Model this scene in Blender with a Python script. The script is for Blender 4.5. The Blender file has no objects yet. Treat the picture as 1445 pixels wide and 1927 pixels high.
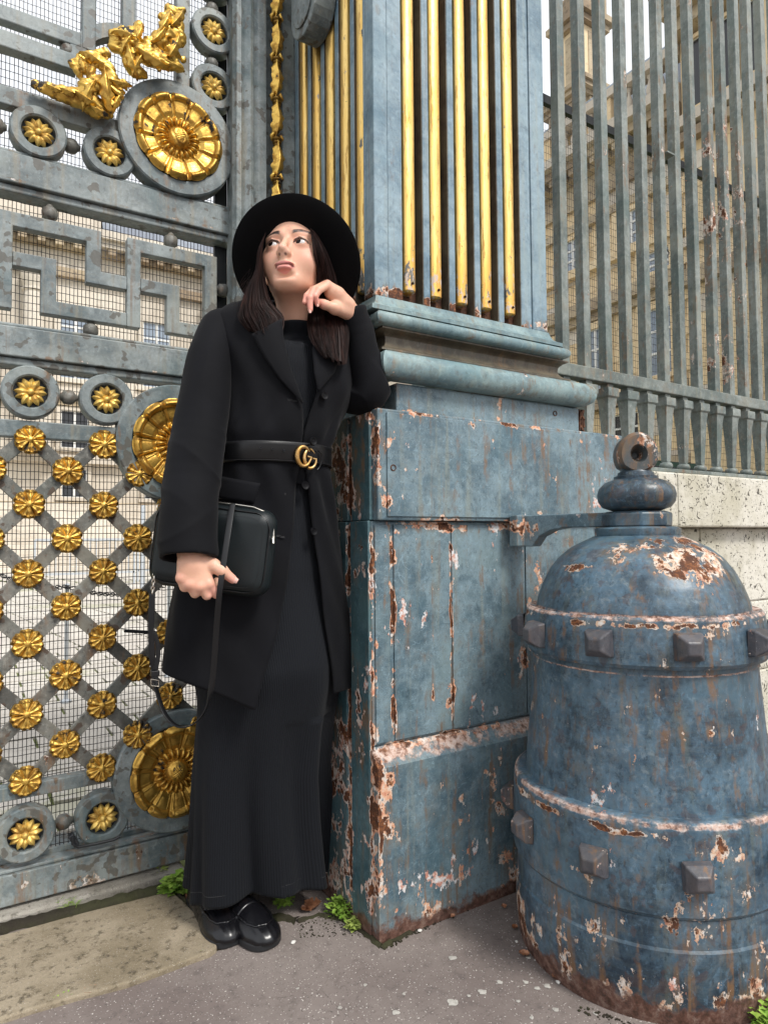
import bpy, math, random
import numpy as np
from mathutils import Vector, Matrix

SC = bpy.context.scene
COL = SC.collection
R = math.radians
rnd = random.Random(7)

# ------------------------------------------------------------------ camera
CAM_H = 0.92
FPX = 1250.0; CX = 722.5; CY = 963.5
_p, _r, _y = R(2.289), R(-0.475), R(32.25)
FW = np.array([math.sin(_y)*math.cos(_p), math.cos(_y)*math.cos(_p), math.sin(_p)])
RI = np.array([math.cos(_y), -math.sin(_y), 0.0]); UP = np.cross(RI, FW)
RI, UP = math.cos(_r)*RI + math.sin(_r)*UP, -math.sin(_r)*RI + math.cos(_r)*UP
CP = np.array([0.0, 0.0, CAM_H])

cam_data = bpy.data.cameras.new('camera')
cam = bpy.data.objects.new('camera', cam_data); COL.objects.link(cam)
M = Matrix([[RI[0], UP[0], -FW[0], 0], [RI[1], UP[1], -FW[1], 0], [RI[2], UP[2], -FW[2], CAM_H], [0, 0, 0, 1]])
cam.matrix_world = M
cam_data.sensor_fit = 'VERTICAL'; cam_data.sensor_height = 24.0
cam_data.lens = 24.0*FPX/1927.0
cam_data.clip_start = 0.05; cam_data.clip_end = 600
SC.camera = cam

# ------------------------------------------------------------------ world, sun, exposure
world = bpy.data.worlds.new('World'); SC.world = world; world.use_nodes = True
wn, wl = world.node_tree.nodes, world.node_tree.links
for n in list(wn): wn.remove(n)
sky = wn.new('ShaderNodeTexSky'); sky.sky_type = 'NISHITA'; sky.sun_disc = False
sky.sun_elevation = R(50); sky.sun_rotation = R(168); sky.air_density = 1.0; sky.dust_density = 4.0; sky.altitude = 50
hs = wn.new('ShaderNodeHueSaturation'); hs.inputs['Saturation'].default_value = 0.10
mixw = wn.new('ShaderNodeMix'); mixw.data_type = 'RGBA'; mixw.inputs[0].default_value = 0.72
mixw.inputs[7].default_value = (9.6, 9.9, 10.4, 1)      # an even overcast veil over the clear sky
bg = wn.new('ShaderNodeBackground'); bg.inputs[1].default_value = 0.075
wo = wn.new('ShaderNodeOutputWorld')
wl.new(sky.outputs[0], hs.inputs['Color']); wl.new(hs.outputs[0], mixw.inputs[6]); wl.new(mixw.outputs[2], bg.inputs[0]); wl.new(bg.outputs[0], wo.inputs[0])

sd = bpy.data.lights.new('sun', 'SUN'); sd.energy = 1.5; sd.angle = R(14); sd.color = (1.0, 0.96, 0.90)
sun = bpy.data.objects.new('sun', sd); COL.objects.link(sun)
_el, _az = R(50), R(168)     # azimuth measured clockwise from +Y, where the light comes from
sdir = Vector((math.sin(_az)*math.cos(_el), math.cos(_az)*math.cos(_el), math.sin(_el)))
sun.rotation_euler = sdir.to_track_quat('Z', 'Y').to_euler(); sun.location = sdir*20

SC.view_settings.view_transform = 'Standard'; SC.view_settings.look = 'None'
SC.view_settings.gamma = 1; SC.view_settings.exposure = 0.98
SC.view_settings.use_curve_mapping = False
SC.cycles.use_denoising = True; SC.cycles.max_bounces = 6; SC.cycles.diffuse_bounces = 3; SC.cycles.glossy_bounces = 3
SC.cycles.caustics_reflective = False; SC.cycles.caustics_refractive = False
SC.cycles.use_adaptive_sampling = True; SC.cycles.adaptive_threshold = 0.02

# ------------------------------------------------------------------ photo pixel -> point of the place
def ray(px, py): return FW + RI*((px-CX)/FPX) - UP*((py-CY)/FPX)
def at(px, py, X=None, Y=None, Z=None):
    d = ray(px, py)
    t = (X-CP[0])/d[0] if X is not None else (Y-CP[1])/d[1] if Y is not None else (Z-CP[2])/d[2]
    return CP + t*d
def proj(P):
    v = np.asarray(P, float)-CP; w = v@FW
    return CX+FPX*(v@RI)/w, CY-FPX*(v@UP)/w

# ------------------------------------------------------------------ node expressions
class V:
    def __init__(s, m, sock): s.m = m; s.s = sock
    def _op(s, op, *a, clamp=False):
        n = s.m.nt.nodes.new('ShaderNodeMath'); n.operation = op; n.use_clamp = clamp
        for i, x in enumerate((s,)+a):
            if isinstance(x, V): s.m.nt.links.new(x.s, n.inputs[i])
            else: n.inputs[i].default_value = float(x)
        return V(s.m, n.outputs[0])
    def __add__(s, o): return s._op('ADD', o)
    def __radd__(s, o): return s._op('ADD', o)
    def __sub__(s, o): return s._op('SUBTRACT', o)
    def __rsub__(s, o): return (s*-1.0)+o
    def __mul__(s, o): return s._op('MULTIPLY', o)
    def __rmul__(s, o): return s._op('MULTIPLY', o)
    def __truediv__(s, o): return s._op('DIVIDE', o)
    def max(s, o): return s._op('MAXIMUM', o)
    def min(s, o): return s._op('MINIMUM', o)
    def abs(s): return s._op('ABSOLUTE')
    def pow(s, o): return s._op('POWER', o)
    def sin(s): return s._op('SINE')
    def clamp(s): return s._op('ADD', 0.0, clamp=True)
    def _dummy(s): pass
    def step(s, a, b):                       # smooth step from a to b
        n = s.m.nt.nodes.new('ShaderNodeMapRange'); n.interpolation_type = 'SMOOTHSTEP'
        s.m.nt.links.new(s.s, n.inputs[0]); n.inputs[1].default_value = a; n.inputs[2].default_value = b
        return V(s.m, n.outputs[0])
    def lin(s, a, b, c=0.0, d=1.0):
        n = s.m.nt.nodes.new('ShaderNodeMapRange'); s.m.nt.links.new(s.s, n.inputs[0])
        for i, x in enumerate((a, b, c, d)): n.inputs[i+1].default_value = x
        return V(s.m, n.outputs[0])

class Mat:
    def __init__(s, name, rough=0.6, metal=0.0, spec=0.5, color=(.5, .5, .5)):
        s.mat = bpy.data.materials.new(name); s.mat.use_nodes = True; s.nt = s.mat.node_tree
        s.b = s.nt.nodes['Principled BSDF']
        s.b.inputs['Roughness'].default_value = rough; s.b.inputs['Metallic'].default_value = metal
        s.b.inputs['Specular IOR Level'].default_value = spec
        s.b.inputs['Base Color'].default_value = (*color, 1)
    def pos(s, obj=False):
        if obj:
            n = s.nt.nodes.new('ShaderNodeTexCoord'); return V(s, n.outputs['Object'])
        n = s.nt.nodes.new('ShaderNodeNewGeometry'); return V(s, n.outputs['Position'])
    def uv(s):
        n = s.nt.nodes.new('ShaderNodeTexCoord'); return V(s, n.outputs['UV'])
    def sep(s, v):
        n = s.nt.nodes.new('ShaderNodeSeparateXYZ'); s.nt.links.new(v.s, n.inputs[0])
        return V(s, n.outputs[0]), V(s, n.outputs[1]), V(s, n.outputs[2])
    def normal(s):
        n = s.nt.nodes.new('ShaderNodeNewGeometry'); return V(s, n.outputs['Normal'])
    def objrand(s):
        n = s.nt.nodes.new('ShaderNodeObjectInfo'); return V(s, n.outputs['Random'])
    def map(s, v, sc=(1, 1, 1), loc=(0, 0, 0), rot=(0, 0, 0)):
        n = s.nt.nodes.new('ShaderNodeMapping'); s.nt.links.new(v.s, n.inputs[0])
        n.inputs['Scale'].default_value = sc; n.inputs['Location'].default_value = loc; n.inputs['Rotation'].default_value = rot
        return V(s, n.outputs[0])
    def length(s, v):
        n = s.nt.nodes.new('ShaderNodeVectorMath'); n.operation = 'LENGTH'; s.nt.links.new(v.s, n.inputs[0]); return V(s, n.outputs['Value'])
    def noise(s, v, scale=5, detail=4, rough=.55, dist=0.0):
        n = s.nt.nodes.new('ShaderNodeTexNoise'); s.nt.links.new(v.s, n.inputs['Vector'])
        n.inputs['Scale'].default_value = scale; n.inputs['Detail'].default_value = detail
        n.inputs['Roughness'].default_value = rough; n.inputs['Distortion'].default_value = dist
        return V(s, n.outputs['Fac'])
    def voro(s, v, scale=5, feature='F1', out='Distance', rand=1.0):
        n = s.nt.nodes.new('ShaderNodeTexVoronoi'); n.feature = feature; s.nt.links.new(v.s, n.inputs['Vector'])
        n.inputs['Scale'].default_value = scale; n.inputs['Randomness'].default_value = rand
        return V(s, n.outputs[out])
    def attr(s, name):
        n = s.nt.nodes.new('ShaderNodeAttribute'); n.attribute_name = name; return V(s, n.outputs['Color'])
    def mix(s, f, a, b, mode='MIX'):
        n = s.nt.nodes.new('ShaderNodeMix'); n.data_type = 'RGBA'; n.blend_type = mode; n.clamp_factor = True
        for i, x in ((0, f), (6, a), (7, b)):
            if isinstance(x, V): s.nt.links.new(x.s, n.inputs[i])
            elif i == 0: n.inputs[0].default_value = x
            else: n.inputs[i].default_value = (*x, 1)
        return V(s, n.outputs[2])
    def ramp(s, f, stops):
        n = s.nt.nodes.new('ShaderNodeValToRGB'); s.nt.links.new(f.s, n.inputs[0])
        e = n.color_ramp.elements
        while len(e) < len(stops): e.new(.5)
        for el, (p, c) in zip(e, stops): el.position = p; el.color = (*c, 1)
        return V(s, n.outputs[0])
    def base(s, v): s.nt.links.new(v.s, s.b.inputs['Base Color']); return s
    def rough(s, v): s.nt.links.new(v.s, s.b.inputs['Roughness']); return s
    def metal(s, v): s.nt.links.new(v.s, s.b.inputs['Metallic']); return s
    def bump(s, h, dist=0.002, strength=1.0):
        n = s.nt.nodes.new('ShaderNodeBump'); s.nt.links.new(h.s, n.inputs['Height'])
        n.inputs['Distance'].default_value = dist; n.inputs['Strength'].default_value = strength
        s.nt.links.new(n.outputs[0], s.b.inputs['Normal']); return s

def paint(name, c1, c2, grime, chip=0.62, rust=0.66, bands=(), zrust=None, streak=.5, pale=0.0, scratch=0.0, rough=.5, primer=(.55, .25, .17), dark=(.045, .018, .010), edge=(.62, .42, .30), finesc=1.0, dirt=.35, flake=.625, blobs=(), rims=(), ground=None, stain=0.0, stainc=(.075, .062, .050), var=.5):
    """Old paint on iron. bands: (axis, centre, width, gain, lo, hi of z) where rust breaks through along a seam."""
    m = Mat(name, rough=rough, spec=.45)
    P = m.pos(); x, y, z = m.sep(P)
    big = m.noise(P, 3.2, 5, .6); mid = m.noise(P, 17*finesc, 6, .65, .6)
    brush = m.noise(m.map(P, (6, 6, 60)), 5, 3, .6)
    col = m.mix((big*.6+mid*.4).step(.40, .60), c1, c2)
    col = m.mix((brush-.5)*.5+.12, col, grime)
    # rain streaks running down
    st = m.noise(m.map(P, (38, 38, 1.6)), 1, 4, .6)
    col = m.mix(st.step(.52, .72)*streak, col, grime)
    st2 = m.noise(m.map(P, (55, 55, 2.2), (3, 1, 0)), 1, 3, .6)
    col = m.mix(st2.step(.60, .74)*streak*.8*big.step(.42, .6), col, (.16, .085, .035))
    if dirt:
        sm = m.noise(P, 30*finesc, 7, .72, 1.2)
        col = m.mix(sm.step(.5, .72)*dirt, col, tuple(k*.35 for k in c1))
        col = m.mix(sm.step(.48, .30)*dirt*.8, col, tuple(min(.8, k*1.35+.03) for k in c2))
    if var:
        vn = m.noise(m.map(P, (1, 1, .7), (3, 1, 7)), 75*finesc, 7, .75)
        col = m.mix(vn.step(.54, .66)*var, col, tuple(k*.45 for k in c1)); col = m.mix(vn.step(.46, .34)*var*.8, col, tuple(min(.9, k*1.45+.02) for k in c2))
        teal = m.noise(P, 5.5, 3, .55); col = m.mix(teal.step(.54, .68)*.35, col, (c1[0]*.8, c1[1]*1.03, c1[2]*.98)); col = m.mix(teal.step(.46, .32)*.5, col, (c2[0]*1.12, c2[1]*1.06, c2[2]*.95))
    if stain:
        sn = m.noise(P, 38, 2, .4)*.88+m.noise(P, 140, 3, .6)*.12; sb2 = m.noise(m.map(P, (1, 1, 1), (8, 1, 2)), 9, 2, .5)
        sk = (sn+(sb2-.5)*.55).step(.625, .645); col = m.mix(sk*stain, col, m.mix(m.noise(P, 120, 3), stainc, tuple(k*1.9 for k in stainc)))
        pv = m.noise(P, 60, 5, .7, .5)
        col = m.mix((pv.step(.5, .66)*big.step(.45, .62))*pale, col, (.36, .40, .40))
    if scratch:
        sc = m.noise(m.map(P, (1, 1, 1), rot=(.5, .9, .3)), 16, 2, .5, 3.5)
        sl = (sc-.5).abs().step(.014, .0)
        col = m.mix(sl*scratch, col, tuple(k*.30 for k in c1))
        sc2 = m.noise(m.map(P, (1, 1, 1), (5, 2, 8), rot=(1.5, .4, 1.3)), 11, 2, .5, 4)
        col = m.mix((sc2-.5).abs().step(.010, .0)*scratch*.8, col, tuple(min(1, k*1.7+.05) for k in c2))
    f = m.noise(m.map(P, (1, 1, .7)), 8*finesc, 9, .70)*.6 + m.noise(m.map(P, (1, 1, .6), (2, 7, 1)), 36*finesc, 6, .65)*.4
    bias = None
    for (ax, c, w, g, lo, hi) in bands:
        a = {'x': x, 'y': y, 'z': z}[ax]
        wob = (m.noise(P, 14, 3, .6)-.5)*w*2.2
        b = ((a-c)+wob).abs().step(w, w*.12)*g
        if lo is not None:
            zz = x if ax == 'z' else z
            b = b*zz.step(lo, lo+.03)*zz.step(hi, hi-.03)
        b = b*m.noise(m.map(P, (1, 1, 1), (c*7, 3, 1)), 7, 4, .65).step(.36, .56)
        bias = b if bias is None else bias.max(b)
    if zrust is not None:
        b = z.step(zrust[0], zrust[1])*zrust[2]
        bias = b if bias is None else bias.max(b)
    wbias = None
    if blobs:
        cr, cw, _ = m.sep(m.attr('chip'))
        wbias = cw; bias = cr if bias is None else bias.max(cr)
    g = f if bias is None else f+bias
    # rust-brown runs below and round the damage
    drip = m.noise(m.map(P, (46, 46, 3.2), (9, 2, 0)), 1, 4, .62)
    near = g.step(chip-.13, chip-.02)
    col = m.mix((drip.step(.50, .64)*near)*.75, col, (.20, .105, .045))
    col = m.mix(near*mid.step(.45, .65)*.45, col, (.13, .10, .065))
    c_prim = g.step(chip, chip+.006); c_rust = (g+(m.noise(P, 26, 5, .65)-.5)*.30).step(rust, rust+.014)*g.step(chip-.002, chip+.012)
    pn = m.noise(P, 60, 6, .7)
    pcol = m.ramp(pn, [(.38, primer), (.48, edge), (.56, (.60, .52, .45)), (.66, (.66, .64, .62))])
    rcol = m.ramp(m.noise(P, 75, 8, .75), [(.34, dark), (.50, (.095, .035, .016)), (.60, (.23, .085, .030)), (.70, (.45, .20, .09))])
    col = m.mix(c_prim, col, pcol)
    col = m.mix(c_rust, col, rcol)
    # small white and pink flakes on their own
    fl = m.noise(m.map(P, (1, 1, .55), (4, 4, 9)), 24*finesc, 9, .72)*.7+m.noise(P, 4, 2, .5)*.3
    if wbias is not None: fl = fl+wbias
    c_fl = fl.step(flake, flake+.006)
    col = m.mix(c_fl, col, m.ramp(pn, [(.42, (.50, .22, .16)), (.50, (.62, .48, .42)), (.55, (.66, .67, .68))]))
    for (c, w) in rims:
        rn = m.noise(P, 40, 6, .7); rm = ((z-c)+(rn-.5)*w*2.4).abs().step(w, w*.35)*(rn*.5+m.noise(P, 9, 5, .7)*.5).step(.42, .53)
        col = m.mix(rm*.95, col, m.ramp(pn, [(.40, (.17, .085, .055)), (.50, (.50, .33, .26)), (.60, (.62, .50, .44))])); c_prim = c_prim.max(rm)
    if ground:
        gm = (z+(m.noise(P, 14, 6, .7)-.5)*ground[1]*2.4).step(ground[0]+ground[1]*.35, ground[0])
        col = m.mix(gm, col, m.ramp(pn, [(.35, (.045, .026, .018)), (.5, (.115, .055, .040)), (.65, (.20, .13, .10))]))
    c_prim = c_prim.max(c_fl)
    m.base(col)
    m.rough((mid*.25+(rough-.12)).max(c_prim*.85))
    fine = m.noise(P, 160, 4, .6)
    m.bump(fine*.25+mid*.5-c_prim*.9+c_rust*fine*1.4, .0016, .7)
    return m.mat

# ------------------------------------------------------------------ mesh helpers
class MB:
    def __init__(s): s.v = []; s.f = []; s.uv = None
    def add(s, vs, fs):
        o = len(s.v); s.v += [tuple(map(float, p)) for p in vs]; s.f += [tuple(i+o for i in f) for f in fs]; return s
    def box(s, x0, x1, y0, y1, z0, z1):
        return s.add([(x0, y0, z0), (x1, y0, z0), (x1, y1, z0), (x0, y1, z0), (x0, y0, z1), (x1, y0, z1), (x1, y1, z1), (x0, y1, z1)],
                     [(0, 3, 2, 1), (4, 5, 6, 7), (0, 1, 5, 4), (1, 2, 6, 5), (2, 3, 7, 6), (3, 0, 4, 7)])
    def obox(s, p, q, w, d, up=(0, 1, 0)):
        """bar from p to q, width w across, depth d along up"""
        p, q, up = np.array(p, float), np.array(q, float), np.array(up, float)
        a = (q-p)/np.linalg.norm(q-p); b = np.cross(a, up); b /= np.linalg.norm(b); c = np.cross(b, a)
        vs = [e+b*sb*w/2+c*sc*d/2 for e in (p, q) for sb, sc in ((-1, -1), (1, -1), (1, 1), (-1, 1))]
        return s.add(vs, [(0, 1, 2, 3), (7, 6, 5, 4), (0, 4, 5, 1), (1, 5, 6, 2), (2, 6, 7, 3), (3, 7, 4, 0)])
    def prism(s, pts, axis, a0, a1):
        """extrude a 2-D outline along axis"""
        n = len(pts)
        def P(u, v, w): return {'x': (w, u, v), 'y': (u, w, v), 'z': (u, v, w)}[axis]
        vs = [P(u, v, a0) for u, v in pts]+[P(u, v, a1) for u, v in pts]
        return s.add(vs, [tuple(range(n)), tuple(range(2*n-1, n-1, -1))]+[(i, i+n, (i+1) % n+n, (i+1) % n) for i in range(n)])
    def rings(s, rs, closed=True, cap=True, loop=False):
        n = len(rs[0]); vs = [p for r in rs for p in r]; fs = []
        K = len(rs)
        for k in range(K if loop else K-1):
            k2 = (k+1) % K
            for i in range(n if closed else n-1):
                j = (i+1) % n; fs.append((k*n+i, k*n+j, k2*n+j, k2*n+i))
        if cap and closed and not loop: fs += [tuple(range(n-1, -1, -1)), tuple(range((K-1)*n, K*n))]
        return s.add(vs, fs)
    def lathe(s, prof, c=(0, 0, 0), axis='z', n=32, cap=True, loop=False, squash=None):
        rs = []
        for r, h in prof:
            ring = []
            for i in range(n):
                a = 2*math.pi*i/n; u, w = r*math.cos(a), r*math.sin(a)
                p = {'z': (u, w, h), 'y': (u, -h, w), 'x': (h, u, w)}[axis]
                ring.append((p[0]+c[0], p[1]+c[1], p[2]+c[2]))
            rs.append(ring)
        return s.rings(rs, cap=cap, loop=loop)
    def tube(s, path, r, n=6, cap=True, flat=None):
        path = [np.array(p, float) for p in path]; K = len(path)
        rr = r if hasattr(r, '__len__') else [r]*K
        t = [path[min(i+1, K-1)]-path[max(i-1, 0)] for i in range(K)]
        t = [a/(np.linalg.norm(a)+1e-12) for a in t]
        nrm = np.cross(t[0], (0, 0, 1)); 
        if np.linalg.norm(nrm) < 1e-3: nrm = np.cross(t[0], (1, 0, 0))
        if flat is not None: nrm = np.array(flat, float)
        rs = []
        for k in range(K):
            nrm = nrm-t[k]*(nrm@t[k]); nrm = nrm/(np.linalg.norm(nrm)+1e-12); b = np.cross(t[k], nrm)
            a1, a2 = (rr[k] if hasattr(rr[k], '__len__') else (rr[k], rr[k]))
            rs.append([path[k]+nrm*a1*math.cos(2*math.pi*i/n)+b*a2*math.sin(2*math.pi*i/n) for i in range(n)])
        return s.rings(rs, cap=cap)
    def grid(s, P):
        """P[k][i] sheet of points"""
        K = len(P); n = len(P[0])
        return s.add([p for r in P for p in r], [(k*n+i, k*n+i+1, (k+1)*n+i+1, (k+1)*n+i) for k in range(K-1) for i in range(n-1)])
    def mesh(s, name, smooth=None):
        me = bpy.data.meshes.new(name); me.from_pydata(s.v, [], s.f); me.update()
        if smooth is not None:
            me.shade_smooth()
            if smooth < 180: me.set_sharp_from_angle(angle=R(smooth))
        return me
    def build(s, name, mat, parent=None, smooth=None, bevel=0, solid=0, recalc=False, sub=0, off=-1):
        me = s.mesh(name, smooth)
        if recalc:
            import bmesh
            b = bmesh.new(); b.from_mesh(me); bmesh.ops.recalc_face_normals(b, faces=b.faces); b.to_mesh(me); b.free()
        me.materials.append(mat)
        return link(name, me, parent, bevel, solid, sub, off)

def add_chips(o, blobs, cell=.012, axes=((1, 0, 0), (0, 0, 1)), extra=None):
    """per-vertex amount of flaking, so that the big chips sit where they are on the real thing"""
    import bmesh
    bm = bmesh.new(); bm.from_mesh(o.data)
    for ax in axes:
        ds = [v.co.dot(Vector(ax)) for v in bm.verts]; lo, hi = min(ds), max(ds)
        for i in range(1, int((hi-lo)/cell)):
            d = lo+cell*i+.0001; bmesh.ops.bisect_plane(bm, geom=bm.verts[:]+bm.edges[:]+bm.faces[:], plane_co=Vector(ax)*d, plane_no=Vector(ax))
    bm.to_mesh(o.data); bm.free()
    n = len(o.data.vertices); co = np.zeros(n*3); o.data.vertices.foreach_get('co', co); co = co.reshape(-1, 3)
    C2 = np.zeros((n, 4)); C2[:, 3] = 1
    for c, r3, gn, kd in blobs:
        d = np.linalg.norm((co-np.array(c))/np.array(r3), axis=1); w = np.clip((1.15-d)/.8, 0, 1); w = w*w*(3-2*w)*gn; k = 1 if kd == 'w' else 0; C2[:, k] = np.maximum(C2[:, k], w)
    ca = o.data.color_attributes.new('chip', 'FLOAT_COLOR', 'POINT'); ca.data.foreach_set('color', C2.ravel())
def wmat(o):
    b = Matrix.LocRotScale(o.location, o.rotation_euler, o.scale)
    return wmat(o.parent)@o.matrix_parent_inverse@b if o.parent else b
def attach(o, parent):
    o.parent = parent; o.matrix_parent_inverse = wmat(parent).inverted()      # children keep place coordinates
def link(name, me, parent=None, bevel=0, solid=0, sub=0, off=-1):
    o = bpy.data.objects.new(name, me); COL.objects.link(o)
    if parent is not None: attach(o, parent)
    if solid:
        md = o.modifiers.new('thickness', 'SOLIDIFY'); md.thickness = solid; md.offset = off
    if sub:
        md = o.modifiers.new('smooth', 'SUBSURF'); md.levels = sub; md.render_levels = sub
    if bevel:
        md = o.modifiers.new('bevel', 'BEVEL'); md.width = bevel; md.segments = 2; md.limit_method = 'ANGLE'; md.angle_limit = R(35)
    return o
def thing(name, label, cat, loc=(0, 0, 0), group=None):
    o = bpy.data.objects.new(name, None); COL.objects.link(o); o.location = loc; o.empty_display_size = .1
    o['label'] = label; o['category'] = cat
    if group: o['group'] = group
    return o
def tag(o, label=None, cat=None, group=None, kind=None):
    for k, v in (('label', label), ('category', cat), ('group', group), ('kind', kind)):
        if v: o[k] = v
    return o
def copy_at(src, loc, parent=None, rot=None, scale=None):
    o = src.copy(); COL.objects.link(o); o.location = loc
    if parent is not None: attach(o, parent)
    if rot is not None: o.rotation_euler = rot
    if scale is not None: o.scale = scale
    return o
# ================================================================== materials
PIER_BANDS = [('x', .868, .013, .30, .43, .95), ('x', 1.045, .009, .22, .44, .93), ('x', .985, .006, .09, .5, .9), ('x', .815, .018, .12, .06, 1.24),
              ('z', 1.226, .014, .11, .8, 1.7), ('z', .950, .030, .19, .84, 1.45), ('z', .425, .016, .17, .8, 1.4),
              ('x', .826, .034, .15, .02, .40), ('x', .812, .012, .22, .0, .95), ('x', .820, .012, .20, .96, 1.23), ('x', 1.17, .085, .10, .06, .40), ('y', 1.441, .014, .20, .02, 1.22), ('z', .05, .05, .06, .8, 1.5)]
PB = []
for px, py, rx, rz, gn, kd in ((765, 786, 62, 11, .15, 'c'), (727, 835, 14, 26, .15, 'c'), (722, 942, 16, 32, .15, 'c'), (870, 850, 8, 8, .15, 'w'), (800, 842, 10, 12, .14, 'w'), (882, 800, 9, 17, .14, 'c'), (1010, 967, 20, 10, .14, 'c'), (1085, 1018, 36, 14, .13, 'c'),
        (860, 1052, 13, 42, .12, 'w'), (935, 1065, 11, 42, .14, 'w'), (818, 1120, 8, 32, .12, 'c'), (930, 1190, 11, 36, .14, 'w'), (990, 1240, 15, 52, .13, 'c'), (833, 1390, 12, 9, .17, 'c'), (857, 1320, 7, 62, .14, 'c'), (880, 992, 52, 15, .15, 'c'), (815, 990, 42, 11, .14, 'c'),
        (925, 1540, 40, 75, .085, 'c'), (722, 1560, 20, 95, .09, 'c'), (765, 1655, 60, 26, .09, 'w'), (850, 1645, 60, 26, .09, 'w'), (735, 1640, 28, 50, .10, 'c'), (785, 1530, 9, 10, .15, 'w'), (850, 1540, 7, 11, .15, 'w'), (950, 790, 60, 9, .10, 'c'), (1080, 830, 30, 9, .10, 'c'), (1035, 850, 5, 20, .13, 'c'), (795, 925, 9, 9, .14, 'c'), (790, 945, 6, 8, .15, 'c'), (1000, 900, 20, 30, .06, 'w')):
    c_ = at(px, py, Y=1.330); s_ = c_[1]/(.923*FPX)*1.02; PB.append((tuple(c_), (rx*s_*1.25, .06, rz*s_), gn*.85, kd))
BB = []
_bax = np.array([1.335, 1.004])
def bhit(px, py):
    d = ray(px, py)
    for t in np.linspace(.9, 2.0, 1600):
        p = CP+d*t
        R_ = float(np.interp(p[2], [0, .10, .12, .34, .345, .66, .67, .75, .76, .80, .85, .90, .92], [.293, .293, .299, .296, .272, .240, .268, .264, .238, .228, .198, .140, .09]))
        if math.hypot(p[0]-_bax[0], p[1]-_bax[1]) < R_: return p
    return p
for px, py, rx, rz, gn, kd in ((1078, 1068, 50, 11, .17, 'c'), (1310, 1055, 95, 52, .105, 'c'), (1272, 1078, 18, 24, .12, 'c'), (1235, 1032, 80, 22, .085, 'c'), (1045, 1045, 45, 16, .07, 'c'), (1180, 1045, 60, 25, .04, 'c'), (1330, 1595, 60, 26, .085, 'c'), (1130, 1600, 34, 30, .06, 'w'), (1090, 1640, 40, 14, .08, 'c'),
        (1310, 1740, 70, 60, .06, 'c'), (1100, 1790, 60, 38, .07, 'w'), (1300, 1855, 90, 30, .07, 'c'), (1050, 1740, 30, 40, .05, 'w'), (1190, 1700, 20, 30, .06, 'w'), (1010, 1520, 20, 40, .05, 'w'), (1120, 1540, 40, 14, .05, 'c'), (1360, 1380, 40, 20, .05, 'c'), (1350, 1190, 50, 14, .06, 'c'), (1260, 1860, 30, 30, .08, 'w'), (1155, 1850, 50, 14, .07, 'w')):
    c_ = bhit(px, py); s_ = 1.42/FPX; BB.append((tuple(c_), (rx*s_*1.15, rx*s_*1.15, rz*s_*1.1), gn*1.35, kd))
m_pier = paint('weathered blue paint on iron', (.055, .105, .142), (.180, .262, .305), (.23, .25, .21), chip=.604, rust=.662, bands=PIER_BANDS, zrust=(.20, .0, .085), rims=((.415, .020),), ground=(.02, .05), streak=.55, pale=.35, scratch=.35, edge=(.66, .38, .24), primer=(.52, .22, .14), flake=.609, var=.45, blobs=PB)
m_side = paint('teal paint darkened for the shaded side', (.032, .085, .105), (.085, .160, .185), (.10, .12, .10), chip=.610, rust=.650, bands=PIER_BANDS, zrust=(.30, .0, .08), streak=.45, pale=.2, scratch=.25, ground=(.02, .05), edge=(.60, .45, .38), primer=(.50, .24, .17), flake=.605, var=.5)  # darker copy of the pier paint: shade of the left face put into the colour
m_pil = paint('blue paint on pilaster', (.085, .160, .225), (.235, .330, .390), (.30, .33, .29), chip=.67, rust=.70, bands=[('z', 1.515, .038, .24, .8, 1.6)], streak=.45, pale=.2, dirt=.35, dark=(.02, .012, .01), flake=.68, var=.4)
m_channel = paint('brown grime in the channels', (.050, .045, .035), (.14, .125, .09), (.19, .11, .055), chip=.66, rust=.68, streak=.8, dark=(.010, .008, .006), flake=.70)
m_torus = paint('blue paint on mouldings', (.115, .200, .235), (.245, .345, .355), (.28, .27, .18), chip=.622, rust=.68, streak=.4, pale=.35, bands=[('z', 1.372, .010, .07, .8, 1.6)], flake=.64, stain=.25)
m_gatep = paint('grey blue paint on gate', (.085, .118, .132), (.255, .295, .300), (.25, .225, .165), chip=.645, rust=.68, streak=.75, pale=.35, bands=[('z', 1.385, .008, .10, -1, 1), ('z', 1.83, .006, .09, -1, 1)], zrust=(.33, .02, .09), edge=(.30, .22, .15), primer=(.10, .085, .07), dark=(.05, .04, .035), flake=.67, stain=.8, stainc=(.060, .054, .044), var=.35)
m_lat = paint('worn paint on lattice', (.078, .085, .080), (.225, .225, .200), (.15, .10, .065), chip=.600, rust=.62, streak=.25, pale=.3, edge=(.22, .13, .08), primer=(.12, .07, .045), dark=(.025, .018, .015), dirt=.5, flake=.66, stain=.9, stainc=(.058, .038, .026), var=.7)
m_fence = paint('flaking grey paint on railing', (.095, .125, .122), (.245, .275, .260), (.21, .20, .14), chip=.622, rust=.665, streak=.6, pale=.2, primer=(.50, .22, .16), edge=(.45, .36, .28), bands=[('x', 2.98, .32, .12, 1.6, 2.9)], dirt=.3, flake=.655, stain=.3, stainc=(.14, .12, .09))
m_boll = paint('thick dark blue paint on cast iron', (.009, .024, .046), (.075, .142, .205), (.14, .155, .115), chip=.603, rust=.640, streak=.5, pale=.25, rough=.36, dirt=.55, var=.6,
               bands=[('z', .744, .010, .12, -1, 9), ('z', .352, .012, .15, -1, 9), ], blobs=BB, rims=((.7565, .006), (.3715, .007), (.643, .0025)), ground=(.035, .045), zrust=(.20, .0, .11), primer=(.42, .20, .13), edge=(.58, .40, .28), flake=.632, stain=.35, stainc=(.055, .026, .018), dark=(.05, .022, .014), finesc=1.15)
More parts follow.
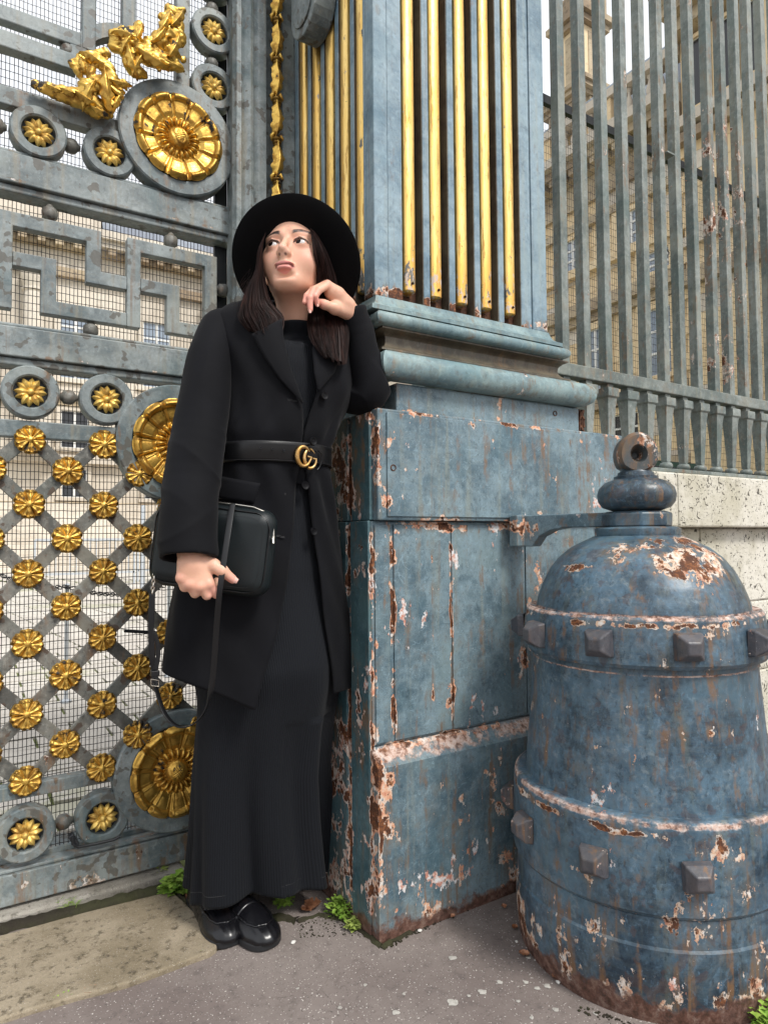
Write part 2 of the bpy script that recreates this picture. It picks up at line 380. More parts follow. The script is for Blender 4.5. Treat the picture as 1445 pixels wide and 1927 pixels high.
m_stud = paint('rust worn paint on studs', (.028, .040, .055), (.085, .085, .095), (.14, .09, .075), chip=.60, rust=.66, streak=.2, pale=.3, rough=.36, primer=(.16, .065, .05), edge=(.34, .20, .17), flake=.645, dark=(.06, .025, .018))

def gold(name, base=(.82, .53, .12), dirt=.62, metal=.85, rough=.34, bumpd=.0015, crev=.8):
    m = Mat(name, rough=rough, metal=metal); P = m.pos()
    n = m.noise(P, 30, 6, .65); n2 = m.noise(P, 9, 3); n3 = m.noise(P, 140, 4, .6)
    c = m.mix(n2.step(.35, .65), tuple(k*.80 for k in base), base)
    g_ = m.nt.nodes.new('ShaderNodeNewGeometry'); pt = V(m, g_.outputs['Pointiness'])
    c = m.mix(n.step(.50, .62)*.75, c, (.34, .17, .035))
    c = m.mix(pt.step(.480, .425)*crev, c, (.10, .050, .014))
    bl = (n*.6+n2*.4).step(dirt-.035, dirt-.015)
    c = m.mix(bl, c, (.035, .030, .024))
    m.base(c); m.metal((1.0-bl)*metal); m.rough(n.lin(.3, .7, rough-.08, rough+.22).max(bl*.8))
    m.bump(n3*.6+n, bumpd, .8); return m.mat
m_gold = gold('gilding on ornaments')
m_goldl = gold('dirty gilding on lattice flowers', (.76, .48, .11), .622, rough=.40, crev=1.0)
m_gold2 = gold('bright gilding on rosettes', (.90, .62, .17), .70, metal=.6, rough=.38, crev=0)
m_goldm = gold('gilding on medallions', (.72, .44, .095), .645)
def gold_strip():
    m = Mat('gilded flute strips', rough=.38, metal=.7); P = m.pos(); x, y, z = m.sep(P)
    n = m.noise(m.map(P, (60, 60, 6)), 1, 6, .7); n2 = m.noise(m.map(P, (120, 120, 12)), 1, 6, .75); sp = m.noise(P, 60, 8, .7)
    c = m.mix(n.step(.35, .65), (.80, .50, .13), (.93, .68, .25))
    c = m.mix(n2.step(.50, .64)*.85, c, (.38, .19, .04))
    c = m.mix(sp.step(.655, .67), c, (.10, .055, .02))
    low = z.step(1.72, 1.55); c = m.mix(low*.6, c, (.75, .38, .07))
    chips = (m.noise(m.map(P, (40, 40, 18)), 1, 8, .7)+low*.10).step(.655, .665); c = m.mix(chips, c, (.13, .13, .12))
    pal = (m.noise(m.map(P, (70, 70, 30), (4, 4, 4)), 1, 8, .7)+low*.09).step(.65, .66); c = m.mix(pal, c, (.55, .45, .38))
    m.base(c); m.metal((1.0-chips.max(pal))*.75); m.bump(n2+sp*.5, .001, .7); return m.mat
m_gstrip = gold_strip()
m_wire = Mat('dark wire', rough=.5, color=(.012, .012, .014)).mat
m_black = Mat('black painted steel', rough=.45, color=(.012, .014, .017)).mat

def stone(name, c1, c2, dark, pit=.0, sc=1.0, bumpd=.004, stain=.5, rough=.9, spots=0.0):
    m = Mat(name, rough=rough, spec=.25); P = m.pos()
    a = m.noise(P, 2.2*sc, 5, .6); b = m.noise(P, 26*sc, 7, .7); d = m.noise(P, 110*sc, 4, .7)
    c = m.mix(a.step(.38, .62), c1, c2); c = m.mix(b.step(.5, .7)*stain, c, dark); c = m.mix(d.step(.56, .7)*.4, c, tuple(k*.5 for k in dark))
    h = b*.6+d*.4
    if pit:
        pv = m.noise(m.map(P, (1, 1, 1), rot=(.3, .5, .5)), 42*sc, 4, .55, 1.2); pm = pv.step(.615, .65)
        pv2 = m.noise(P, 95*sc, 3, .6); pm = pm.max(pv2.step(.64, .68))
        c = m.mix(pm*pit, c, (.05, .045, .035)); h = h-pm*1.5
    if spots:
        sp = m.noise(P, 230*sc, 2, .5).step(.665, .69); c = m.mix(sp*spots, c, (.62, .58, .54))
        sp2 = m.noise(m.map(P, (1, 1, 1), (3, 3, 3)), 190*sc, 2, .5).step(.66, .70); c = m.mix(sp2*spots, c, (.10, .085, .08))
    m.base(c); m.bump(h, bumpd, .8); return m
m_asph = stone('reddish grey asphalt', (.165, .135, .124), (.225, .192, .175), (.105, .088, .082), sc=1, bumpd=.003, spots=.85, stain=.6)
_P = m_asph.pos(); _w = m_asph.voro(m_asph.map(m_asph.noise(_P, 3, 4, .6)*.0+0.0, (1, 1, 1)) if False else m_asph.map(_P, (1, 1, 0)), 5.5, 'DISTANCE_TO_EDGE'); _old = m_asph.b.inputs['Base Color'].links[0].from_socket
_cr = (_w+(m_asph.noise(_P, 22, 5, .7)-.5)*.10).abs().step(.0035, .0)*m_asph.noise(_P, 2.1, 2).step(.50, .60)
_st = m_asph.noise(_P, 3.3, 6, .68).step(.53, .66)
m_asph.base(m_asph.mix(_cr*.7, m_asph.mix(_st*.30, V(m_asph, _old), (.085, .07, .062)), (.035, .03, .026)))
m_asph = m_asph.mat
m_slab = stone('tan granite slab', (.232, .190, .128), (.355, .298, .215), (.085, .068, .045), sc=1.9, bumpd=.006, stain=1.0, spots=.6).mat
m_kerb = stone('grey kerb stone', (.24, .22, .185), (.37, .345, .30), (.12, .11, .09), sc=2, bumpd=.006, stain=.9, spots=.7).mat
m_wallst = stone('pitted limestone', (.50, .47, .37), (.68, .65, .57), (.33, .30, .22), pit=.95, sc=1.0, bumpd=.006, stain=.45).mat
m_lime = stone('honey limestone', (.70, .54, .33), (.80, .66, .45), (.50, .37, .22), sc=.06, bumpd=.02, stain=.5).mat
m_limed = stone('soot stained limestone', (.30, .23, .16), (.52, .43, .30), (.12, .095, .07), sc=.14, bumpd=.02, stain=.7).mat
m_limel = stone('pale limestone', (.55, .49, .41), (.70, .64, .55), (.34, .29, .23), sc=.10, bumpd=.02, stain=.35).mat
m_slate = stone('grey slate roof', (.20, .22, .26), (.27, .30, .34), (.14, .15, .18), sc=.3, bumpd=.01, rough=.6).mat
m_zinc = Mat('zinc gutter', rough=.45, color=(.30, .34, .38)).mat
m_dark = Mat('dark window opening', rough=.15, color=(.03, .032, .036)).mat
m_glass = Mat('window glass reflecting sky', rough=.06, spec=1.0, color=(.22, .27, .34)).mat
m_white = Mat('white window frame', rough=.6, color=(.72, .72, .70)).mat
m_barr = Mat('galvanised barrier', rough=.5, color=(.50, .53, .56), metal=.3).mat
def paving():
    m = Mat('pale courtyard paving', rough=.9); P = m.pos(); a = m.noise(P, .6, 5); b = m.noise(P, 14, 6, .7)
    c = m.mix(a.step(.4, .6), (.50, .46, .41), (.60, .56, .50)); c = m.mix(b.step(.5, .7)*.5, c, (.36, .33, .28))
    gr = (m.noise(P, .55, 3, .5)*.7+m.noise(P, 9, 5, .6)*.3).step(.55, .60); c = m.mix(gr*.35, c, (.25, .28, .09))
    m.base(c); m.bump(b, .01); return m.mat
m_pave = paving()
m_joint = Mat('mossy joint', rough=1, color=(.13, .15, .05)).mat

# ================================================================== ground and setting
def struct(o, *a): o['kind'] = 'structure'; return o
g = MB()                                             # the pavement sheet in front, uneven asphalt
N = 60
xs = np.concatenate([[-60, -20, -8, -4], np.linspace(-2, 5, N), [8, 20, 60]]); ys = np.concatenate([[-60, -20, -8, -4], np.linspace(-2, 1.9, 40)])
g.grid([[(x, y, .0015*math.sin(x*9+y*4)+.001*math.sin(y*17-x*5)) for x in xs] for y in ys])
pavement = struct(g.build('pavement', m_asph, smooth=180))
g = MB().grid([[(x, y, -.012) for x in (-200, 0, 20, 300)] for y in (1.88, 20, 60, 400)])
court = struct(g.build('courtyard', m_joint))
# the courtyard's setts, rows of pale stones with mossy gaps, nearest rows as real pieces
def sett_mesh(w, d):
    b = MB(); b.box(-w/2, w/2, -d/2, d/2, -.03, 0); return b.mesh('sett')
sett = sett_mesh(.30, .17); sett.materials.append(m_pave)
k = 0
for j in range(22):
    y = 2.35+j*.185
    x0 = -.25+y*.02; x1 = .30+y*.33
    x = x0-(j % 2)*.15
    while x < x1 and k < 290:
        o = bpy.data.objects.new('sett', sett); COL.objects.link(o); attach(o, court)
        o.location = (x, y, rnd.uniform(-.004, .004)); o.rotation_euler = (rnd.uniform(-.01, .01), rnd.uniform(-.01, .01), rnd.uniform(-.02, .02))
        x += .315; k += 1
b = MB()
yy = 2.35+22*.185
while yy < 60:
    stepd = .185 if yy < 14 else .6
    w = .315 if yy < 14 else 1.2
    x = -1-yy*.1
    while x < yy*.55+1:
        b.box(x, x+w*.95, yy-stepd/2, yy+stepd*.44, -.03, rnd.uniform(-.004, .004)); x += w
    yy += stepd
o = b.build('distant_setts', m_pave, court); o['kind'] = 'stuff'
# threshold kerb under the gate and the big stone slab
b = MB(); P0 = at(318, 1674, Z=.02)
kerb = MB().box(-1.5, .52, 1.845, 2.30, -.05, .030).build('kerb', m_kerb, bevel=.006); struct(kerb)
sl = [tuple(at(px, py, Z=.012)[:2]) for px, py in ((-330, 1850), (0, 1760), (160, 1716), (322, 1676), (345, 1694), (372, 1722), (400, 1762), (409, 1779), (395, 1790), (352, 1806), (300, 1826), (236, 1850), (150, 1872), (60, 1898), (0, 1917), (-330, 2010))]
slab = MB().prism(sl[::-1], 'z', -.05, .012).build('stone_slab', m_slab, bevel=.004, recalc=True); struct(slab)
m_soil = stone('soil and moss in the joints', (.035, .029, .021), (.050, .050, .024), (.018, .015, .011), sc=3, bumpd=.006).mat
b = MB()
def jline(pts, w, z=.006):
    pts = [np.array(at(px, py, Z=.0)) for px, py in pts]
    fine = []
    for a, c in zip(pts[:-1], pts[1:]):
        n = max(2, int(np.linalg.norm(c-a)/.012))
        fine += [a+(c-a)*i/n for i in range(n)]
    fine.append(pts[-1]); L = []; Rr = []; Mi = []
    for i, q in enumerate(fine):
        t = fine[min(i+1, len(fine)-1)]-fine[max(i-1, 0)]; t /= np.linalg.norm(t)+1e-9; nn = np.array([-t[1], t[0], 0])
        ww = w*(.6+.8*rnd.random()); L.append(q+nn*ww+np.array([0, 0, -.004])); Mi.append(q+np.array([0, 0, z+rnd.uniform(0, .006)])); Rr.append(q-nn*ww*(.6+.5*rnd.random())+np.array([0, 0, -.004]))
    b.grid([L, Mi, Rr])
jline([(0, 1757), (110, 1729), (210, 1704), (318, 1676)], .011, .020)
jline([(320, 1677), (347, 1697), (374, 1725), (404, 1764), (411, 1780)], .011, .008)
jline([(412, 1782), (396, 1791), (352, 1808), (300, 1829), (236, 1853), (150, 1876), (60, 1901), (0, 1920)], .010, .006)
jline([(318, 1676), (420, 1700), (500, 1722), (560, 1732)], .022, .004)
jline([(560, 1735), (600, 1722), (660, 1738), (700, 1768), (718, 1783)], .013, .004)
jline([(716, 1783), (800, 1742), (900, 1695), (968, 1662)], .008, .005)
jl = b.build('mossy_joints', m_soil, smooth=180); jl['kind'] = 'stuff'; jl['label'] = 'dark mossy soil filling the joints round the slab and plinth'; jl['category'] = 'moss'

# ================================================================== the gate
YG = 1.88
gate = thing('gate', 'tall blue grey iron gate with gilded medallions, fret band and flower lattice', 'gate', (.3, YG, .03))
def bar(name, x0, x1, z0, z1, y0=YG, d=.035, mat=None, bev=.003, parent=gate):
    return MB().box(x0, x1, y0, y0+d, z0, z1).build(name, mat or m_gatep, parent, bevel=bev)
# rails
for z0, z1, d in ((1.822, 1.899, .07), (1.382, 1.457, .07)):
    r_ = bar('rail', -.30, .70, z0, z1, YG-.008, d)
    MB().box(-.30, .70, YG+.004, YG+.06, z0-.020, z0-.001).build('rail_moulding', m_gatep, r_, bevel=.004)
    MB().box(-.30, .70, YG+.000, YG+.055, z1+.001, z1+.010).build('rail_moulding', m_gatep, r_, bevel=.003)
bar('rail', -.30, .345, 1.181, 1.224, YG, .035); bar('rail', -.30, .345, .288, .322, YG, .035)
rb = bar('bottom_rail', -.30, .70, .039, .113, YG-.004, .05)
MB().prism([(YG+.046, .113), (YG+.09, .113), (YG+.09, .150), (YG+.046, .132)], 'x', -.30, .70).build('rail_ledge', m_gatep, rb, recalc=True)
MB().box(-.30, .70, YG+.004, YG+.045, .114, .122).build('rail_ledge', m_gatep, rb, bevel=.002)
# fret (Greek key) band: each leg of the key is one bent bar
def strip(pts, w):
    pts = [np.array(p, float) for p in pts]; L_, R_ = [], []
    for i, p in enumerate(pts):
        n_ = []
        if i > 0: d = pts[i]-pts[i-1]; d /= np.linalg.norm(d); n_.append(np.array([-d[1], d[0]]))
        if i < len(pts)-1: d = pts[i+1]-pts[i]; d /= np.linalg.norm(d); n_.append(np.array([-d[1], d[0]]))
        o_ = n_[0] if len(n_) == 1 else n_[0]+n_[1]
        L_.append(p+o_*w/2); R_.append(p-o_*w/2)
    return L_+R_[::-1]
def fret_bar(pts): return MB().prism([(float(u), float(v)) for u, v in strip(pts, .036)], 'y', YG, YG+.030).build('fret_bar', m_gatep, gate, recalc=True, bevel=.002)
for dx in (-.309, 0):
    fret_bar([(.074+dx, 1.503), (.074+dx, 1.732), (.2805+dx, 1.732), (.2805+dx, 1.622), (.3647+dx, 1.622)])
    fret_bar([(.3647+dx, 1.5215), (.174+dx, 1.5215), (.174+dx, 1.6315), (.0923+dx, 1.6315)])
fret_bar([(.383, 1.503), (.383, 1.732), (.597, 1.732), (.597, 1.503)]); fret_bar([(.5787, 1.5215), (.4895, 1.5215), (.4895, 1.6245), (.4013, 1.6245)])
# upper left bars
bar('rail', -.30, .349, 2.021, 2.069, YG, .035); bar('rail', -.30, .235, 2.168, 2.212, YG, .035)
bar('fret_bar', -.30, .2455, 2.236, 2.276, YG, .03); bar('fret_bar', .246, .281, 2.236, 2.70, YG, .03)
bar('fret_bar', .347, .384, 2.327, 2.75, YG, .03); bar('stile', .495, .534, 2.19, 2.85, YG, .035)
ring = []
for i in range(13):
    a = R(172-i*6.5); 
    ring.append([(.375+rr*math.cos(a), y, 2.18+rr*math.sin(a)) for rr, y in ((.130, YG+.001), (.166, YG+.001), (.166, YG+.034), (.130, YG+.034))])
MB().rings(ring).build('arc_bar', m_gatep, gate, smooth=40, recalc=True)
# turned knobs
kp = [(0, -.021), (.009, -.021), (.012, -.017), (.018, -.013), (.0195, -.004), (.0195, .004), (.017, .010), (.010, .015), (.007, .021), (0, .021)]
kb = MB().lathe([(r+1e-5, h) for r, h in kp], n=16, cap=False).mesh('knob', 50); kb.materials.append(m_lat)
for x, z, rot in ((.176, 1.775, 0), (.486, 1.775, 0), (.277, 1.480, math.pi), (.590, 1.480, math.pi), (.214, 2.240-.015, 0), (.2265, 1.969, 1.57), (.0555, 1.969, 1.57), (.2265, 1.296, 1.57), (.047, 1.296, 1.57),
                  (.2255, .205, 1.57), (.047, .205, 1.57), (.603, 2.339, 0), (.603, 2.508, 0), (.640, 1.66, 1.57), (.395, .205, 1.57), (-.11, 1.775, 0)):
    o = bpy.data.objects.new('knob', kb); COL.objects.link(o); attach(o, gate); o.location = (x, YG+.018, z); o.rotation_euler = (0, rot, 0)
# rings
def annulus(ri, ro, d, n=48, bev=.004):
    pr = [(ri, 0+bev), (ri+bev, 0), (ro-bev, 0), (ro, bev), (ro, d), (ri, d)]
    b = MB(); rs = []
    for k in range(len(pr)):
        r_, y_ = pr[k]; rs.append([(r_*math.cos(2*math.pi*i/n), y_, r_*math.sin(2*math.pi*i/n)) for i in range(n)])
    b.rings(rs, loop=True); return b
me_ring = annulus(.040, .0665, .040).mesh('ring', 40); me_big = annulus(.120, .163, .050, 72).mesh('ring', 40)
for me in (me_ring, me_big): me.materials.append(m_gatep)
# small twelve-petalled rosette
b = MB()
for i in range(12):
    a = 2*math.pi*i/12+(.08 if i % 2 else 0); G = []
    for u in range(7):
        t = u/6; row = []
        for v in range(5):
            s_ = v/4*2-1; w = .0088*math.sin(math.pi*(.18+.82*t)**1.1)**.8*(1-.15*t)+.0006
            r_ = .007+t*.0305; h = .010*math.sin(math.pi*t*.9)*(1-.55*s_*s_)+.003*(1-abs(s_))+(.003 if i % 2 else 0)-.004*t
            row.append((r_*math.cos(a)-w*s_*math.sin(a), -h, r_*math.sin(a)+w*s_*math.cos(a)))
        G.append(row)
    b.grid(G)
b.lathe([(1e-5, .016), (.004, .0155), (.0075, .012), (.009, .006), (.0095, 0)], axis='y', n=12, cap=False)
for v in range(len(b.v)-60, len(b.v)): pass
me_ros = b.mesh('rosette', 60); me_ros.materials.append(m_gold2)
back = MB().lathe([(1e-5, 0), (.0395, 0), (.0395, -.004)], axis='y', n=24, cap=False).mesh('rosette_backing', 40); back.materials.append(m_black)
for x, z in ((.146, 1.969), (.317, 1.969), (-.025, 1.969), (.603, 2.424), (.603, 2.254), (.603, 2.594), (.136, 1.296), (.315, 1.296), (-.043, 1.296), (.137, .202), (.314, .202), (-.04, .202)):
    r1 = bpy.data.objects.new('ring', me_ring); COL.objects.link(r1); attach(r1, gate); r1.location = (x, YG-.012, z)
    for me, dy in ((me_ros, .012), (back, .020)):
        o = bpy.data.objects.new(me.name, me); COL.objects.link(o); attach(o, r1); o.location = (x, YG-.012+dy, z); o.rotation_euler = (0, rnd.uniform(0, 6), 0) if me is me_ros else (0, 0, 0)
# big medallion: twelve broad petals with rolled tips, a ring of buds and a knop
def medallion():
    b = MB(); nr, nt = 62, 240; G = []
    for i in range(nr+1):
        t = i/nr; row = []
        for j in range(nt+1):
            a = 2*math.pi*j/nt; u = (a*12/(2*math.pi)) % 1.0; s_ = abs(u-.5)*2      # 0 at petal middle, 1 at the joint
            Rm = .124-.006*s_**3
            r_ = Rm*t; h = .010+.016*t
            petal = (1-s_**2.5)**.5
            if r_ > .052: h += .010*petal*min(1, (r_-.052)/.02)*(1-max(0, (r_-.10)/.03))
            if r_ > .052: h -= .006*max(0, 1-abs(s_-.90)/.07)*min(1, (r_-.052)/.01); h += .004*max(0, 1-abs(s_-.74)/.10)
            if r_ > .100: h += .012*math.sin(min(1, (r_-.100)/.022)*math.pi)*(1-s_**4)+.004
            ub = (a*20/(2*math.pi)) % 1.0; sb = (ub-.5)*2; rb_ = (r_-.0465)/.0160
            q = 1-(sb*1.02)**2-rb_**2
            if q > 0: h = max(h, .012+.020*math.sqrt(q))
            if r_ < .031:
                h = .020+.024*math.sqrt(max(0, 1-(r_/.0315)**2)); xx, zz = r_*math.cos(a), r_*math.sin(a)
                if abs(xx) < .011 and abs(zz) < .014: h += .0012*math.sin(xx*900)*math.sin(zz*900)
                else: h += .0011*math.sin(r_*520+3*math.sin(a*2))
            row.append((r_*math.cos(a), -h, r_*math.sin(a)))
        G.append(row)
    b.grid(G); return b.mesh('medallion', 180)
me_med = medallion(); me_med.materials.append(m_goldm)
cupp = MB().lathe([(.1215, .002), (.1215, -.030), (1e-5, -.032)], axis='y', n=48, cap=False).mesh('medallion_back', 40); cupp.materials.append(m_goldm)
for (x, z), rot in zip(((.498, 2.060), (.499, 1.190), (.500, .291)), (.3, .1, .2)):
    r1 = bpy.data.objects.new('ring', me_big); COL.objects.link(r1); attach(r1, gate); r1.location = (x, YG-.022, z)
    for me in (me_med, cupp):
        o = bpy.data.objects.new(me.name, me); COL.objects.link(o); attach(o, r1); o.location = (x, YG+.006, z); o.rotation_euler = (0, rot, 0)
# lattice
CELL = .0867
def clip(p, d, x0, x1, z0, z1):
    t0, t1 = -9, 9
    for c, dd, lo, hi in ((p[0], d[0], x0, x1), (p[1], d[1], z0, z1)):
        a, c2 = (lo-c)/dd, (hi-c)/dd; t0 = max(t0, min(a, c2)); t1 = min(t1, max(a, c2))
    return t0, t1
for sgn, y in ((1, YG+.004), (-1, YG+.0165)):
    for k in range(-14, 16):
        p = (.136+CELL*(2*k+1), 1.1002)
        t0, t1 = clip(p, (1, sgn), -.30, .66, .318, 1.184)
        if t1-t0 > .02:
            MB().obox((p[0]+t0, y, p[1]+sgn*t0), (p[0]+t1, y, p[1]+sgn*t1), .034, .012).build('lattice_bar', m_lat, gate, bevel=.0015)
# lattice flower: six round lobed petals on a leafy rim
def boss():
    b = MB(); nr, nt = 16, 96; G = []
    for i in range(nr+1):
        t = i/nr; row = []
        for j in range(nt+1):
            a = 2*math.pi*j/nt; u = (a*6/(2*math.pi)) % 1; s_ = abs(u-.5)*2; u8 = (a*12/(2*math.pi)) % 1; s8 = abs(u8-.5)*2
            Rm = .0350-.0045*s_**6-.0014*max(0, 1-s_/.16)-.0006*math.sin(a*17); r_ = Rm*t; h = .005
            if r_ > .007: h += .0085*(1-s_**6)*max(0, 1-((r_-.0185)/.0160)**2)**.5-.0030*max(0, 1-s_/.30)*max(0, 1-((r_-.027)/.009)**2)+.0016*max(0, 1-abs(s_-.45)/.3)*(r_ > .012)
            if r_ > .028: h += .0030*(1-s_**4)
            if .0075 < r_ < .012: h += .0022*abs(math.sin(a*5))
            if r_ < .0075: h = .012+.005*math.sqrt(1-(r_/.0078)**2)
            if t > .96: h -= .004
            row.append((r_*math.cos(a), -h, r_*math.sin(a)))
        G.append(row)
    b.grid(G); return b.mesh('lattice_flower', 180)
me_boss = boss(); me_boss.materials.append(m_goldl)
for j in range(-1, 10):
    for i in range(-3, 6):
        if (i+j) % 2 == 0: continue
        x, z = .136+CELL*i, 1.1002-CELL*j
        if x > .65 or any((x-cx)**2+(z-cz)**2 < .130**2 for cx, cz in ((.499, 1.19), (.5, .291))): continue
        if j in (-1, 9): z += .012 if j == 9 else -.012
        o = bpy.data.objects.new('lattice_flower', me_boss); COL.objects.link(o); attach(o, gate)
        near = any((x-cx)**2+(z-cz)**2 < .175**2 for cx, cz in ((.499, 1.19), (.5, .291)))
        o.location = (x, YG-.002-(.012 if near else 0), z); o.rotation_euler = (rnd.uniform(-.04, .04), R(60)*rnd.randint(0, 5)+rnd.uniform(-.1, .1), rnd.uniform(-.04, .04)); q_ = rnd.uniform(1.02, 1.12); o.scale = (q_, rnd.uniform(.85, 1.2), q_)
# wire mesh behind (too fine to part wire by wire)
def wiremesh(x0, x1, z0, z1, y, dx, dz, r=.0007):
    b = MB(); x = x0
    def pr(path):
        o = len(b.v)
        for p in path: b.v += [(p[0]-r, p[1], p[2]-r*.3), (p[0]+r, p[1], p[2]-r*.3), (p[0], p[1]+r, p[2]+r)]
        for k in range(len(path)-1):
            for i in range(3): b.f.append((o+k*3+i, o+k*3+(i+1) % 3, o+(k+1)*3+(i+1) % 3, o+(k+1)*3+i))
    while x < x1:
        n = 14; pr([(x+.0006*math.sin(i*2.3+x*900), y, z0+(z1-z0)*i/n) for i in range(n+1)]); x += dx
    z = z0
    b2 = []
    while z < z1:
        n = int((x1-x0)/.02)
        o = len(b.v); path = [(x0+(x1-x0)*i/n, y-.001, z+.0007*math.sin(i*2.1)) for i in range(n+1)]
        for p in path: b.v += [(p[0], p[1], p[2]-r), (p[0], p[1], p[2]+r), (p[0], p[1]+r, p[2])]
        for k in range(len(path)-1):
            for i in range(3): b.f.append((o+k*3+i, o+k*3+(i+1) % 3, o+(k+1)*3+(i+1) % 3, o+(k+1)*3+i))
        z += dz
    return b
o = wiremesh(-.28, .62, .12, 2.75, YG+.052, .0098, .0200, .0009).build('wire_mesh', m_wire, gate); o['kind'] = 'stuff'
MB().box(.622, .660, YG+.045, YG+.06, .12, 2.80).build('mesh_frame', m_black, gate)
# little latch loop and drop bolt on the bottom rail
MB().tube([at(px, py, Y=YG-.03) for px, py in ((138, 1575), (138, 1588), (148, 1594), (180, 1588), (215, 1580), (226, 1574))], .004, 8).build('pull_handle', m_black, gate, smooth=60)
MB().obox(at(133, 1570, Y=YG-.02), at(145, 1590, Y=YG-.02), .014, .02).build('bolt', m_black, gate, bevel=.002)
MB().obox(at(234, 1187, Y=YG+.03), at(300, 1191, Y=YG+.03), .009, .006).build('latch_bar', m_black, gate, bevel=.001)

# hanging gate post beside the pier, with its gilded garland
def yx(px, Y): return float(at(px, 200, Y=Y)[0])
YP = 1.80
prof = [(yx(436, YP+.05), YP+.05), (yx(437, YP+.02), YP+.02), (yx(446, YP), YP), (yx(455, YP), YP), (yx(458, YP), YP+.008), (yx(462, YP), YP+.002), (yx(470, YP), YP-.008), (yx(477, YP), YP-.003), (yx(480, YP), YP+.006),
        (yx(486, YP), YP-.002), (yx(501, YP), YP-.002), (yx(503, YP), YP+.025), (yx(528, YP), YP+.025), (yx(531, YP), YP-.004), (yx(553, YP), YP-.004), (yx(553, YP)+.004, YP), (yx(553, YP)+.004, YP+.09), (yx(436, YP+.05), YP+.09)]
post = thing('gate_post', 'moulded iron post with a gilded leaf garland, between gate and pier', 'post', (.72, YP, .03))
MB().prism(prof, 'z', .04, 3.0).build('shaft', m_gatep, post, recalc=True, bevel=.0012)
